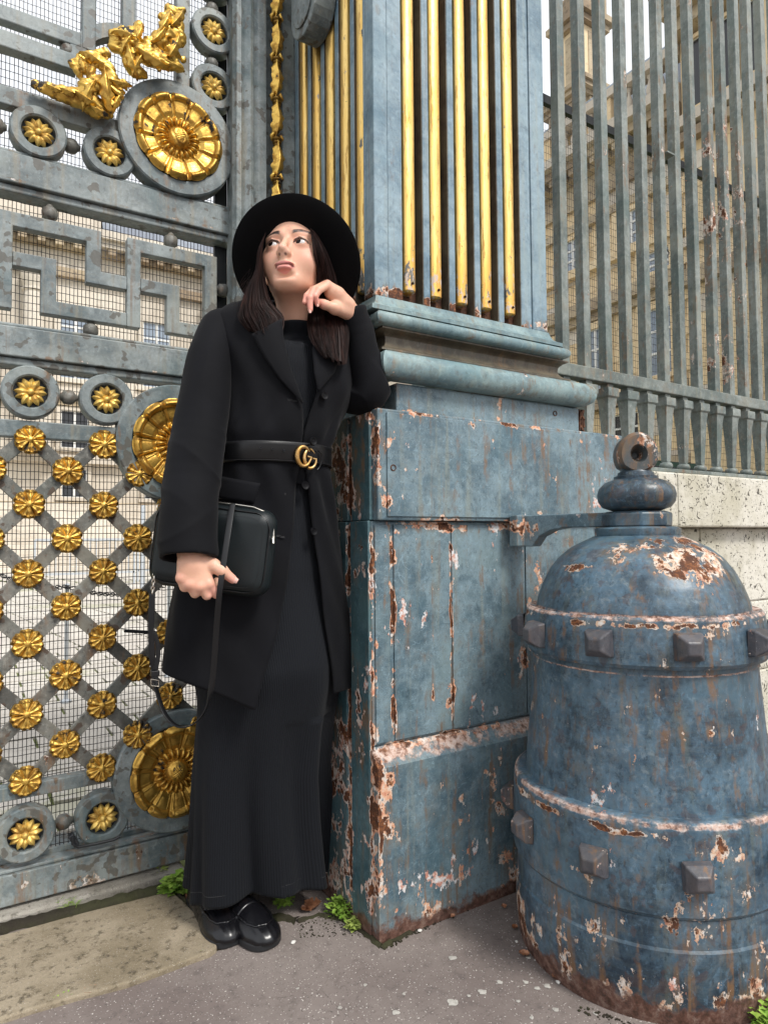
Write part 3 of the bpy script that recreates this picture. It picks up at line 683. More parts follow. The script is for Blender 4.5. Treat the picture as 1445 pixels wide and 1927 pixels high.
# ================================================================== sculpting by distance fields (surface nets)
def rot_axes(d, up=(0, 0, 1)):
    """3x3 with rows: side, d, up'"""
    d = np.array(d, float); d /= np.linalg.norm(d); s = np.cross(d, up); s /= np.linalg.norm(s); u = np.cross(s, d)
    return np.array([s, d, u])
class Sdf:
    def __init__(s): s.p = []
    def ell(s, c, r, k=.01, rot=None, op='+', grp=0):
        c = np.array(c, float); r = np.array(r, float); s.p.append(('e', c, r, rot, k, op, c, float(r.max()))); return s
    def cap(s, a, b, ra, rb, k=.01, op='+', flat=None):
        a, b = np.array(a, float), np.array(b, float)
        s.p.append(('c', a, b, (ra, rb, flat), k, op, (a+b)/2, np.linalg.norm(a-b)/2+max(ra, rb))); return s
    def box(s, c, h, rad, k=.01, rot=None, op='+'):
        c = np.array(c, float); h = np.array(h, float); s.p.append(('b', c, h, (rot, rad), k, op, c, float(np.linalg.norm(h)))); return s
    def ev1(s, q, P):
        if q[0] == 'e':
            d = P-q[1]
            if q[3] is not None: d = d@q[3].T
            k0 = np.linalg.norm(d/q[2], axis=1); k1 = np.linalg.norm(d/(q[2]*q[2]), axis=1)
            return k0*(k0-1)/np.maximum(k1, 1e-9)
        if q[0] == 'c':
            a, b, (ra, rb, flat) = q[1], q[2], q[3]; ab = b-a; L2 = max(ab@ab, 1e-12)
            t = np.clip((P-a)@ab/L2, 0, 1); d = P-(a+t[:, None]*ab)
            if flat is not None:
                f, amt = flat; dn = d@f; d = d+np.outer(dn*(amt-1), f)
                return (np.linalg.norm(d, axis=1)-(ra+(rb-ra)*t))
            return np.linalg.norm(d, axis=1)-(ra+(rb-ra)*t)
        d = P-q[1]; rot, rad = q[3]
        if rot is not None: d = d@rot.T
        g = np.abs(d)-(q[2]-rad)
        return np.linalg.norm(np.maximum(g, 0), axis=1)+np.minimum(g.max(axis=1), 0)-rad
    def ev(s, P, prims=None):
        D = np.full(len(P), 1.0)
        for q in (s.p if prims is None else prims):
            d = s.ev1(q, P); k = q[4]
            if q[5] == '+':
                h = np.maximum(k-np.abs(D-d), 0)/k; D = np.minimum(D, d)-h*h*k*.25
            else:
                d = -d; h = np.maximum(k-np.abs(D-d), 0)/k; D = np.maximum(D, d)+h*h*k*.25
        return D
    def mesh(s, name, ax, disp=None, B=16):
        xs, ys, zs = [np.asarray(a, float) for a in ax]; nx, ny, nz = len(xs)-1, len(ys)-1, len(zs)-1
        blocks = []; cen = []; rad = []
        for i in range(0, nx, B):
            for j in range(0, ny, B):
                for k in range(0, nz, B):
                    hi = (xs[min(i+B, nx)], ys[min(j+B, ny)], zs[min(k+B, nz)]); lo = (xs[i], ys[j], zs[k])
                    blocks.append((i, j, k)); cen.append([(a+b)/2 for a, b in zip(lo, hi)]); rad.append(math.dist(lo, hi)/2)
        cen = np.array(cen); rad = np.array(rad); D = s.ev(cen)
        act = [n for n in range(len(blocks)) if abs(D[n]) < rad[n]*1.9+.012]
        Cid = []; Cp = []; quads = []
        NY, NZ = ny+1, nz+1
        def gid(i, j, k): return (i*NY+j)*NZ+k
        pb = np.array([q[6] for q in s.p]); pr_ = np.array([q[7]+q[4] for q in s.p])
        for n in act:
            i0, j0, k0 = blocks[n]; i1, j1, k1 = min(i0+B, nx), min(j0+B, ny), min(k0+B, nz)
            X, Y, Z = np.meshgrid(xs[i0:i1+1], ys[j0:j1+1], zs[k0:k1+1], indexing='ij'); shp = X.shape
            P = np.stack([X.ravel(), Y.ravel(), Z.ravel()], 1)
            near = np.linalg.norm(pb-cen[n], axis=1) < pr_+rad[n]+.05
            prims = [q for q, f_ in zip(s.p, near) if f_]
            if not prims: continue
            F = s.ev(P, prims)
            if disp is not None: F = F+disp(P)
            F = F.reshape(shp)
            I = F < 0
            if I.all() or not I.any(): continue
            a, b, c = shp[0]-1, shp[1]-1, shp[2]-1
            cs = np.zeros((a, b, c), int); acc = np.zeros((a, b, c, 3)); cnt = np.zeros((a, b, c))
            corners = {}
            for dx in (0, 1):
                for dy in (0, 1):
                    for dz in (0, 1):
                        corners[dx, dy, dz] = (F[dx:dx+a, dy:dy+b, dz:dz+c]); cs += I[dx:dx+a, dy:dy+b, dz:dz+c]
            m = (cs > 0) & (cs < 8)
            for A in corners:
                for axn in range(3):
                    if A[axn]: continue
                    Bc = list(A); Bc[axn] = 1; Bc = tuple(Bc)
                    f0, f1 = corners[A], corners[Bc]; cr = (f0 < 0) != (f1 < 0)
                    t = np.where(cr, f0/np.where(cr, f0-f1, 1), 0)
                    for q in range(3):
                        acc[..., q] += np.where(cr, (t if q == axn else A[q]), 0)
                    cnt += cr
            ii, jj, kk = np.nonzero(m); w = acc[ii, jj, kk]/cnt[ii, jj, kk][:, None]
            gx, gy, gz = ii+i0, jj+j0, kk+k0
            Cid.append(gid(gx, gy, gz))
            Cp.append(np.stack([xs[gx]+(xs[gx+1]-xs[gx])*w[:, 0], ys[gy]+(ys[gy+1]-ys[gy])*w[:, 1], zs[gz]+(zs[gz+1]-zs[gz])*w[:, 2]], 1))
            for axn, (o1, o2) in enumerate((((0, 1, 0), (0, 0, 1)), ((0, 0, 1), (1, 0, 0)), ((1, 0, 0), (0, 1, 0)))):
                S0 = I[:a, :b, :c]; S1 = (I[1:, :b, :c], I[:a, 1:, :c], I[:a, :b, 1:])[axn]
                e = np.nonzero(S0 != S1); fl = S0[e]
                gi, gj, gk = e[0]+i0, e[1]+j0, e[2]+k0
                ok = np.ones(len(gi), bool)
                for o_ in (o1, o2):
                    if o_[0]: ok &= gi > 0
                    if o_[1]: ok &= gj > 0
                    if o_[2]: ok &= gk > 0
                gi, gj, gk, fl = gi[ok], gj[ok], gk[ok], fl[ok]
                q0 = gid(gi, gj, gk); q1 = gid(gi-o1[0], gj-o1[1], gk-o1[2]); q2 = gid(gi-o1[0]-o2[0], gj-o1[1]-o2[1], gk-o1[2]-o2[2]); q3 = gid(gi-o2[0], gj-o2[1], gk-o2[2])
                Q = np.stack([q0, q1, q2, q3], 1); Q[~fl] = Q[~fl][:, ::-1]; quads.append(Q)
        Cid = np.concatenate(Cid); Cp = np.concatenate(Cp); Q = np.concatenate(quads)
        o = np.argsort(Cid); Cid = Cid[o]; Cp = Cp[o]
        idx = np.searchsorted(Cid, Q); idx = np.minimum(idx, len(Cid)-1); good = (Cid[idx] == Q).all(axis=1); idx = idx[good][:, ::-1]
        me = bpy.data.meshes.new(name); me.vertices.add(len(Cp)); me.vertices.foreach_set('co', Cp.ravel())
        me.loops.add(idx.size); me.loops.foreach_set('vertex_index', idx.ravel().astype(np.int32))
        me.polygons.add(len(idx)); me.polygons.foreach_set('loop_start', np.arange(0, idx.size, 4, dtype=np.int32))
        me.polygons.foreach_set('loop_total', np.full(len(idx), 4, dtype=np.int32))
        me.update(calc_edges=True); me.validate(); me.shade_smooth()
        return me
def lin(a, b, h): return np.linspace(a, b, max(2, int(round((b-a)/h))+1))

# ---- garland on the gate post: acanthus leaves and twisted buds, each a part
gx = yx(514, YP+.01)
def leafmod():
    b = MB(); G = []
    for u in range(19):
        t = u/18; row = []
        wid = .0195*(min(1, .45+t*2.2)*(1-max(0, t-.72)/.28*.85))*(1-.30*abs(math.sin(t*math.pi*3.5+.4)))
        for v in range(13):
            s_ = v/12*2-1
            h = .015*math.sin(math.pi*(t*.85+.10))+.009*(1-abs(s_))**.7-.0045*abs(math.sin((t*5+abs(s_)*1.3)*math.pi))*abs(s_)
            h += .008*(t > .8)*(t-.8)*5*(1-s_*s_)
            row.append((wid*s_+.006*math.sin(t*3.0)-.004, -h, .082*t+.006*abs(s_)*(1-t)))
        G.append(row)
    b.grid(G); return b.mesh('acanthus_leaf', 180)
def budmod():
    b = MB()
    for i in range(4):
        z = -.006-i*.0085; r_ = .0125-.0018*i
        b.lathe([(r_*.6, z+.005), (r_, z+.002), (r_, z-.002), (r_*.6, z-.005)], c=(.001+.0005*i, -.008, 0), n=12, cap=False)
    for s_ in (-1, 1): b.tube([(s_*.003, -.006, .004), (s_*.008, -.012, .010), (s_*.013, -.010, .000), (s_*.010, -.004, -.010)], [.003, .0055, .005, .002], 7)
    return b.mesh('bud', 180)
me_leaf, me_bud = leafmod(), budmod(); me_leaf.materials.append(m_gold); me_bud.materials.append(m_gold)
z = 1.62; i = 0
while z < 2.95:
    for me, dz in ((me_leaf, 0), (me_bud, 0)):
        o = bpy.data.objects.new(me.name, me); COL.objects.link(o); attach(o, post); o.location = (gx+.001, YP-.003, z+dz)
        o.scale = (1.12, 1.3, 1.32) if me is me_leaf else (1.25, 1.3, 1.05)
        o.rotation_euler = (0, rnd.uniform(-.03, .03), 0)
    z += .1215; i += 1

# ---- two gilded leafy scroll ornaments at the upper corner of the gate
def orn(name, seq, hx, extra=()):
    S = Sdf()
    for (px, py, r_, dep) in seq:
        c = at(px, py, Y=YG-.025-dep); S.ell(c, (r_*1.08, r_*.9, r_*1.08), k=.012)
    for (p0, p1, ra, rb, dep) in hx:
        S.cap(at(*p0, Y=YG-.03-dep), at(*p1, Y=YG-.03-dep), ra, rb, k=.006)
    cs = np.array([q[6] for q in S.p]); lo = cs.min(0)-.05; hi = cs.max(0)+.05
    def disp(P): return (.0010*np.sin(P[:, 0]*230+2.2*np.sin(P[:, 2]*110)+P[:, 2]*150)+.0008*np.sin(P[:, 2]*420+2*np.sin(P[:, 0]*160)))
    me = S.mesh(name, (lin(lo[0], hi[0], .0022), lin(lo[1], hi[1], .0026), lin(lo[2], hi[2], .0022)), disp)
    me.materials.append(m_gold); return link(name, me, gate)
orn('leaf_ornament', [(66, 159, .010, 0), (84, 165, .014, .004), (102, 172, .017, .006), (122, 178, .020, .008), (143, 184, .022, .012), (163, 190, .024, .014), (180, 200, .022, .010), (196, 205, .020, .006),
     (165, 165, .022, .016), (185, 158, .022, .018), (200, 165, .022, .02), (212, 150, .018, .02), (205, 130, .016, .018), (190, 118, .017, .016), (175, 110, .015, .014), (158, 108, .012, .012), (200, 100, .012, .014), (145, 125, .012, .010), (160, 130, .015, .012), (148, 112, .008, .016), (222, 175, .016, .014), (215, 190, .016, .008), (178, 212, .014, .004), (205, 214, .011, .0)],
    [((170, 140), (185, 112), .010, .006, .02), ((193, 150), (226, 178), .004, .009, .032), ((188, 156), (212, 196), .004, .008, .03), ((215, 160), (245, 158), .010, .004, .012), ((232, 155), (240, 172), .008, .003, .012), ((152, 103), (196, 96), .006, .007, .012), ((135, 118), (150, 140), .008, .010, .008)])
orn('leaf_ornament', [(322, 22, .018, .006), (338, 30, .014, .004), (318, 40, .020, .010), (335, 50, .018, .010), (318, 62, .024, .014), (335, 72, .022, .012), (300, 75, .022, .016), (282, 85, .020, .016), (268, 100, .022, .018), (285, 108, .024, .02), (305, 112, .022, .018), (325, 100, .018, .012), (322, 122, .016, .010), (338, 128, .012, .006),
     (248, 60, .014, .012), (232, 62, .016, .010), (218, 72, .016, .008), (215, 88, .015, .008), (232, 82, .018, .010), (250, 75, .016, .014), (262, 48, .012, .012), (240, 100, .018, .014), (245, 120, .018, .014), (255, 135, .016, .010), (270, 140, .012, .006), (345, 112, .009, .004), (212, 62, .008, .008)],
    [((262, 50), (258, 75), .012, .008, .018), ((255, 88), (318, 122), .004, .006, .036), ((240, 92), (252, 132), .006, .008, .026), ((272, 92), (300, 132), .004, .006, .034), ((300, 30), (345, 18), .006, .008, .008), ((320, 118), (345, 134), .008, .005, .012)])

# leaves laid over the scrolls
def scroll_leaf(p0, p1, dep, w_, curl=1.0, flip=1):
    a, c = at(*p0, Y=YG-.055-dep), at(*p1, Y=YG-.045-dep); d = c-a; L_ = np.linalg.norm(d); d /= L_; s_ = np.cross(d, (0, -1., 0)); s_ /= np.linalg.norm(s_); n_ = np.cross(s_, d); n_ *= -1 if n_[1] > 0 else 1
    G = []
    for u in range(21):
        t = u/20; wid = w_*(min(1, .35+t*2.5)*(1-max(0, t-.6)/.4*.9))*(1-.33*abs(math.sin(t*math.pi*3.5+.5))); row = []
        for v in range(13):
            q = v/12*2-1; h = w_*.75*math.sin(math.pi*(t*.8+.12))*curl-w_*.30*abs(math.sin((t*3.5+abs(q)*.9)*math.pi+.5))*abs(q)-w_*.45*q*q+w_*.20*max(0, 1-abs(q)/.16)
            row.append(a+d*(L_*t+w_*.35*abs(q))+s_*(wid*q+flip*w_*.35*math.sin(t*2.6))+n_*h)
        G.append(row)
    MB().grid(G).build('acanthus_leaf', m_gold, gate, smooth=180, solid=.0015)
for q in (((196, 128), (214, 214), .012, .022), ((205, 150), (248, 160), .014, .011), ((180, 150), (160, 205), .010, .017), ((170, 200), (206, 216), .004, .012), ((188, 118), (150, 100), .012, .013), ((160, 135), (148, 112), .010, .010), ((140, 172), (182, 196), .012, .014), ((112, 165), (150, 180), .006, .011), ((85, 158), (118, 172), .002, .009), ((228, 176), (214, 214), .008, .011),
          ((255, 90), (318, 128), .022, .018), ((240, 85), (262, 146), .016, .017), ((300, 108), (345, 130), .010, .011), ((318, 108), (335, 60), .012, .017), ((300, 60), (318, 18), .010, .016), ((322, 50), (343, 18), .010, .013), ((255, 72), (212, 62), .010, .014), ((248, 66), (232, 98), .012, .011), ((258, 72), (266, 42), .012, .010), ((286, 80), (312, 46), .014, .013), ((270, 100), (252, 142), .018, .012)):
    scroll_leaf(*q)

# ================================================================== the pier
pier = thing('pier', 'big blue iron pier with gilded fluted pilaster on a rusty riveted base', 'pier', (1.12, 1.45, 0))
PX0 = .828; PXR = 1.41; PY0 = 1.345; PY1 = 1.925
def pbox(name, *a, mat=m_pier, bev=.004, parent=pier): return MB().box(*a).build(name, mat, parent, bevel=bev)
# base block with sloping top, middle body, upper panel
base = MB().prism([(1.313, 0), (1.313, .392), (1.345, .432), (2.05, .432), (2.05, 0)], 'x', .807, 1.62).build('base_block', m_pier, pier, bevel=.004, recalc=True)
pbox('body', .812, 1.60, 1.3455, 2.03, .4325, .962)
pbox('upper_panel', .818, 1.700, 1.322, 2.04, .963, 1.229)
# side strips standing on the left face of the body
for y0, y1 in ((1.325+.02, 1.430), (1.452, 2.0)):
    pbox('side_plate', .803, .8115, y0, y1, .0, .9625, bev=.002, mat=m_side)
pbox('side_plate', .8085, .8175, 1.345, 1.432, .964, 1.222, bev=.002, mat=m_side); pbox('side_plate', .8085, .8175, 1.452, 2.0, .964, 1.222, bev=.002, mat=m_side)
# welded overlay plates on the front so the rusty joints are real seams
for i, (x0, x1) in enumerate(((.820, .862), (.873, 1.041), (1.049, 1.30), (1.305, 1.58))):
    pbox('front_plate', x0, x1, 1.3405, 1.3450, .44, .953, bev=.0012)
pbox('panel_plate', .842, 1.690, 1.3175, 1.3215, .972, 1.220, bev=.0015)
pbox('strip', .889, 1.537, 1.348, 2.0, 1.2295, 1.302, mat=m_pier)
for o in list(pier.children):
    if o.name.split('.')[0] in ('base_block', 'body', 'upper_panel', 'front_plate', 'panel_plate', 'strip'): add_chips(o, PB, .014)
# rust-eaten corner of the strip
b = MB()
for i in range(26):
    x = 1.540+rnd.uniform(0, .026); z = 1.232+rnd.uniform(0, .06); s_ = rnd.uniform(.006, .016)
    b.obox((x, 1.352+rnd.uniform(0, .02), z-s_*1.6), (x+rnd.uniform(-.004, .004), 1.352+rnd.uniform(0, .02), z+s_*1.6), s_*.7, s_*.5)
m_rust = Mat('deep brown rust', rough=.95)
_P = m_rust.pos(); _n = m_rust.noise(_P, 70, 7, .7)
m_rust.base(m_rust.ramp(_n, [(.3, (.03, .014, .009)), (.52, (.085, .035, .018)), (.7, (.20, .085, .035))])).bump(_n, .004); m_rust = m_rust.mat
o = b.build('rust_scale', m_rust, pier, recalc=True); o['kind'] = 'stuff'
for px, py in ((740, 880), (1044, 778)):
    c = at(px, py, Y=1.317 if px < 900 else 1.347)
    MB().lathe([(.0055, .001), (.0065, -.0015), (.0075, -.0015), (.0078, .001)], c=c, axis='y', n=20, cap=False, loop=True).build('plug', m_rust, pier, smooth=50)
def moulding(name, prof, x0, x1, mat=m_torus):
    """run a profile (out, z) round the pier: front and left and right returns"""
    b = MB(); n = len(prof); rs = []
    pathpts = [(x0, 2.0, -1, 0), (x0, PY0, -1, -1), (x1, PY0, 1, -1), (x1, 2.0, 1, 0)]
    for (x, y, ox, oy) in pathpts: rs.append([(x+ox*o_, y+oy*o_, z) for o_, z in prof])
    b.rings(rs, cap=True); return b.build(name, mat, pier, smooth=32, recalc=True)
def half_round(zc, r_, proj_, back=.0):
    return [(back-.02, zc-r_)]+[(back+proj_*math.cos(a)**.8 if math.cos(a) > 0 else back, zc+r_*math.sin(a)) for a in np.linspace(-1.5707, 1.5707, 12)]+[(back-.02, zc+r_)]
moulding('lower_torus', half_round(1.3375, .0335, .034, .012), .868, 1.515)
moulding('scotia', [(-.02, 1.3715), (.022, 1.3715), (.022, 1.376), (.008, 1.381), (-.001, 1.390), (-.004, 1.400), (-.002, 1.412), (.006, 1.420), (.018, 1.425), (.018, 1.429), (-.02, 1.429)], .855, 1.455, m_channel)
moulding('upper_torus', half_round(1.4465, .0165, .022, .016), .850, 1.425)
moulding('base_fillet', [(-.02, 1.4635), (.030, 1.4635), (.030, 1.474), (.022, 1.477), (.012, 1.484), (.006, 1.496), (.003, 1.507), (-.02, 1.507)], .832, 1.408)
# pilaster shaft: core, fillets and gilded cables, each its own piece
ZT = 3.0
core = MB().box(PX0+.036, PXR-.03, PY0+.036, PY1, 1.50, ZT).build('shaft_core', m_channel, pier)
PIT = .0835
def fillet(x0, x1, y0, y1, z0=1.5075): return MB().box(x0, x1, y0, y1, z0, ZT).build('fillet', m_pil, pier, bevel=.003)
fillet(PX0, PX0+.040, PY0, PY0+.040)                                      # corner post
fillet(PX0+.041, PX0+.084, PY0+.003, PY0+.036)
gs = [.916, .998, 1.084, 1.168, 1.254]
fx = [(g_+.060, g_+.0805) for g_ in gs[:-1]]
for a, c in fx: fillet(a, c, PY0+.003, PY0+.036)
fillet(1.312, 1.352, PY0+.003, PY0+.036); fillet(1.354, PXR, PY0, PY0+.05)
fillet(PXR-.03, PXR, PY0+.051, PY1)
for a in [q[0] for q in fx]+[1.312]: MB().box(a-.0022, a-.0002, PY0+.0045, PY0+.0358, 1.5075, ZT).build('channel_wall', m_channel, pier)
for y0 in (1.441, 1.5245, 1.608, 1.6915, 1.775): MB().box(PX0+.0015, PX0+.0358, y0-.0022, y0-.0002, 1.5075, ZT).build('channel_wall', m_channel, pier)
def cable(cx_, cy_, ax_, z0):
    b = MB(); n = 10; rs = []
    for z in (z0, z0+.004, ZT):
        sc_ = .82 if z == z0 else 1
        ring = []
        for i in range(n+1):
            a = math.pi*i/n; u, w = -.0185*math.cos(a)*sc_, .037*math.sin(a)**.28*sc_
            ring.append((cx_+u, cy_-w, z) if ax_ == 'x' else (cx_-w, cy_-u, z))
        rs.append(ring)
    b.rings(rs, cap=True); o_ = b.build('gilded_flute', m_gstrip, pier, smooth=50, recalc=True)
    # nail hole
    p_ = (cx_+.001, cy_-.0375, z0+.020) if ax_ == 'x' else (cx_-.0375, cy_, z0+.020)
    MB().lathe([(1e-5, 0), (.0032, 0), (.0034, .003)], c=p_, axis='y' if ax_ == 'x' else 'x', n=8, cap=False).build('nail', m_rust, o_)
    return o_
for g_ in gs: cable(g_+.0195, PY0+.036, 'x', 1.536+rnd.uniform(-.002, .002))
for k, y in enumerate((1.400, 1.4845, 1.568, 1.6515, 1.735)):
    cable(PX0+.036, y+.018, 'y', 1.536)
for y0, y1 in ((1.386, 1.397), (1.441, 1.461), (1.5245, 1.5445), (1.608, 1.628), (1.6915, 1.7115), (1.775, 1.80)):
    fillet(PX0, PX0+.036, y0, y1)
# rusty flutes feet
b = MB()
for g_ in gs:
    b.box(g_-.006, g_+.056, PY0+.0335, PY0+.0358, 1.5005, 1.56)
b.build('rust_scale', m_rust, pier)
# hanging console on the left face
cons = []
Z0c = 2.300
o_ = []
for i in range(13):
    a = math.pi*i/12; o_.append((1.605+.080*math.cos(a), Z0c+.085-.085*math.sin(a)))
outl = [(1.685, 3.0)]+o_+[(1.525, 3.0)]
MB().prism(outl, 'x', .764, .826).build('console', m_gatep, pier, recalc=True, bevel=.004)
inn = [(1.605+(u-1.605)*.72, Z0c+.085+(w-Z0c-.085)*.74+.004 if w < 2.9 else w) for u, w in outl]
MB().prism(inn, 'x', .759, .7635).build('console_panel', m_gatep, pier, recalc=True, bevel=.002)
# bracket arm that holds the bollard
BA = np.array([1.335, 1.004])
ax0 = np.array([1.262, 1.322])
dirb = (BA-ax0); Lb = np.linalg.norm(dirb); dirb /= Lb; sb = np.array([dirb[1], -dirb[0]])
b = MB()
sec = [(0, .896), (0, .978), (Lb-.05, .978), (Lb-.05, .944), (.15, .944), (.11, .938), (.075, .922), (.055, .896)]
vs = [(ax0[0]+dirb[0]*u+sb[0]*w, ax0[1]+dirb[1]*u+sb[1]*w, z) for w in (-.022, .022) for u, z in sec]
n = len(sec); b.add(vs, [tuple(range(n)), tuple(range(2*n-1, n-1, -1))]+[(i, i+n, (i+1) % n+n, (i+1) % n) for i in range(n)])
b.build('bracket_arm', m_pier, pier, recalc=True, bevel=.003)
pbox('bracket_foot', 1.222, 1.300, 1.285, 1.3165, .896, .979)

# ================================================================== bollard
boll = thing('bollard', 'squat conical iron guard bollard with studded bands and ring top, rusty blue', 'bollard', (BA[0], BA[1], 0))
k_ = .976
def zz(z): return .92+(z-.92)*k_
def ll(r_): return r_*k_*.978
bc = (BA[0], BA[1], 0)
body = [(.001, zz(.922)), (ll(.100), zz(.922)), (ll(.130), zz(.908)), (ll(.160), zz(.893)), (ll(.188), zz(.870)), (ll(.210), zz(.842)), (ll(.228), zz(.808)), (ll(.240), zz(.775)), (ll(.246), zz(.746)), (ll(.250), zz(.70)), (ll(.256), zz(.60)), (ll(.264), zz(.50)), (ll(.272), zz(.42)), (ll(.279), zz(.35)), (ll(.283), zz(.30))]
MB().lathe(body, bc, n=96, cap=False).build('body', m_boll, boll, smooth=50)
MB().lathe([(ll(.245), zz(.752)), (ll(.263), zz(.755)), (ll(.268), zz(.750)), (ll(.274), zz(.72)), (ll(.277), zz(.68)), (ll(.277), zz(.660)), (ll(.272), zz(.652)), (ll(.250), zz(.648))], bc, n=96, cap=False).build('band', m_boll, boll, smooth=28)
MB().lathe([(ll(.27), zz(.366)), (ll(.293), zz(.366)), (ll(.303), zz(.360)), (ll(.306), zz(.348)), (ll(.309), zz(.28)), (ll(.310), zz(.215)), (ll(.309), zz(.19)), (ll(.303), zz(.182)), (ll(.285), zz(.178))], bc, n=96, cap=False).build('band', m_boll, boll, smooth=28)
MB().lathe([(ll(.284), zz(.19)), (ll(.300), zz(.179)), (ll(.301), zz(.125)), (ll(.3045), zz(.120)), (ll(.3045), zz(.112)), (ll(.305), zz(.05)), (ll(.300), .012), (ll(.296), -.01)], bc, n=96, cap=False).build('foot', m_boll, boll, smooth=28)
st = MB()
a_ = .0275
st.add([(-a_, 0, -a_), (a_, 0, -a_), (a_, 0, a_), (-a_, 0, a_), (-a_*.93, -.014, -a_*.93), (a_*.93, -.014, -a_*.93), (a_*.93, -.014, a_*.93), (-a_*.93, -.014, a_*.93), (-a_*.45, -.033, -a_*.45), (a_*.45, -.033, -a_*.45), (a_*.45, -.033, a_*.45), (-a_*.45, -.033, a_*.45)],
       [(0, 1, 5, 4), (1, 2, 6, 5), (2, 3, 7, 6), (3, 0, 4, 7), (4, 5, 9, 8), (5, 6, 10, 9), (6, 7, 11, 10), (7, 4, 8, 11), (8, 9, 10, 11)])
me_st = st.mesh('stud', None); me_st.materials.append(m_stud)
for zc, rr_, n0, px0 in ((zz(.700), ll(.2755), 10, 1128), (zz(.270), ll(.3095), 10, 1118)):
    # angle of the first stud so that it stands where the photo shows it
    best = min(np.linspace(0, 6.283, 720), key=lambda a: (abs(proj((BA[0]+rr_*math.cos(a), BA[1]+rr_*math.sin(a), zc))[0]-px0)+(100 if (math.cos(a)*BA[0]+math.sin(a)*BA[1]) > 0 else 0)))
    for i in range(n0):
        a = best+2*math.pi*i/n0
        o = bpy.data.objects.new('stud', me_st); COL.objects.link(o); attach(o, boll); o.location = (BA[0]+rr_*math.cos(a), BA[1]+rr_*math.sin(a), zc); o.rotation_euler = (rnd.uniform(-.03, .03), rnd.uniform(-.04, .04), a+math.pi/2)
        md = o.modifiers.new('bevel', 'BEVEL'); md.width = .003; md.segments = 2
MB().lathe([(.001, zz(.921)), (ll(.098), zz(.921)), (ll(.100), zz(.926)), (ll(.100), zz(.938)), (ll(.094), zz(.941)), (ll(.088), zz(.943)), (.001, zz(.943))], bc, n=48, cap=False).build('collar', m_boll, boll, smooth=35)
MB().lathe([(.001, zz(.943)), (ll(.082), zz(.944)), (ll(.083), zz(.975)), (ll(.070), zz(.980)), (.001, zz(.980))], bc, n=8, cap=False).build('collar', m_boll, boll, smooth=20, bevel=.003)
MB().lathe([(.001, zz(.980)), (ll(.055), zz(.981)), (ll(.080), zz(.990)), (ll(.090), zz(1.004)), (ll(.0925), zz(1.020)), (ll(.088), zz(1.036)), (ll(.074), zz(1.050)), (ll(.052), zz(1.058)), (ll(.052), zz(1.064)), (ll(.044), zz(1.066)), (ll(.042), zz(1.074)), (.001, zz(1.076))], bc, n=48, cap=False).build('knob', m_boll, boll, smooth=50)
# the eye on top: two-faced ring, hole towards the viewer's left
va = math.atan2(BA[0], BA[1])-R(14)
ey = np.array([math.sin(va), math.cos(va)]); ex = np.array([ey[1], -ey[0]])
b = MB(); n = 32; rs = []
for (r_, d) in ((.006, .006), (.016, -.024), (.020, -.034), (.039, -.034), (.046, -.026), (.046, .027), (.039, .034), (.020, .034), (.008, .020)):
    ring = []
    for i in range(n):
        a = 2*math.pi*i/n; u, w = r_*math.cos(a)*.98, r_*math.sin(a)*1.12
        if w < -.030: w = -.030+(w+.03)*.6; u *= .9
        ring.append((BA[0]+ex[0]*u+ey[0]*d, BA[1]+ex[1]*u+ey[1]*d, zz(1.116)+w))
    rs.append(ring)
b.rings(rs, cap=True); m_eye = paint('rusted iron eye', (.05, .07, .08), (.09, .10, .10), (.14, .09, .06), chip=.53, rust=.56, streak=.3, primer=(.25, .11, .06), edge=(.5, .25, .15))
b.build('ring_eye', m_eye, boll, smooth=40, recalc=True)
MB().lathe([(ll(.043), zz(1.070)), (ll(.036), zz(1.078)), (ll(.034), zz(1.095))], bc, n=24, cap=False).build('neck', m_boll, boll, smooth=50)

for o in list(boll.children):
    if o.name.split('.')[0] in ('body', 'band', 'foot'): add_chips(o, BB, .010, ((0, 0, 1),))

# ================================================================== railing on its wall
YF = 1.70
fence = thing('iron_railing', 'tall grey iron railing with square bars and baluster feet on stone wall', 'railing', (2.4, YF, 1.2))
XE = 5.2
MB().box(1.56, XE, YF-.006, YF+.050, 1.517, 1.566).build('rail', m_fence, fence, bevel=.004)
MB().box(1.70, XE, YF-.03, YF+.075, 1.182, 1.198).build('sill_rail', m_fence, fence, bevel=.003)
bx = 1.864; k = 0
capm = MB()
cxx = .0365
def sq(h, z): return [(-h, -h, z), (h, -h, z), (h, h, z), (-h, h, z)]
capm.rings([sq(.017, 1.516), sq(.017, 1.502), sq(.031, 1.500), sq(.0325, 1.497), sq(.0325, 1.467), sq(.030, 1.464), sq(.0265, 1.460), sq(.0225, 1.425), sq(.0175, 1.33), sq(.014, 1.25), sq(.013, 1.232)])
me_bal = capm.mesh('baluster', 30); me_bal.materials.append(m_fence)
footm = MB().lathe([(.001, 1.2325), (.012, 1.2315), (.022, 1.227), (.0265, 1.219), (.027, 1.211), (.022, 1.203), (.014, 1.199), (.001, 1.1985)], n=20, cap=False).mesh('baluster_foot', 60); footm.materials.append(m_fence)
PF = .1213
x = bx-2*PF
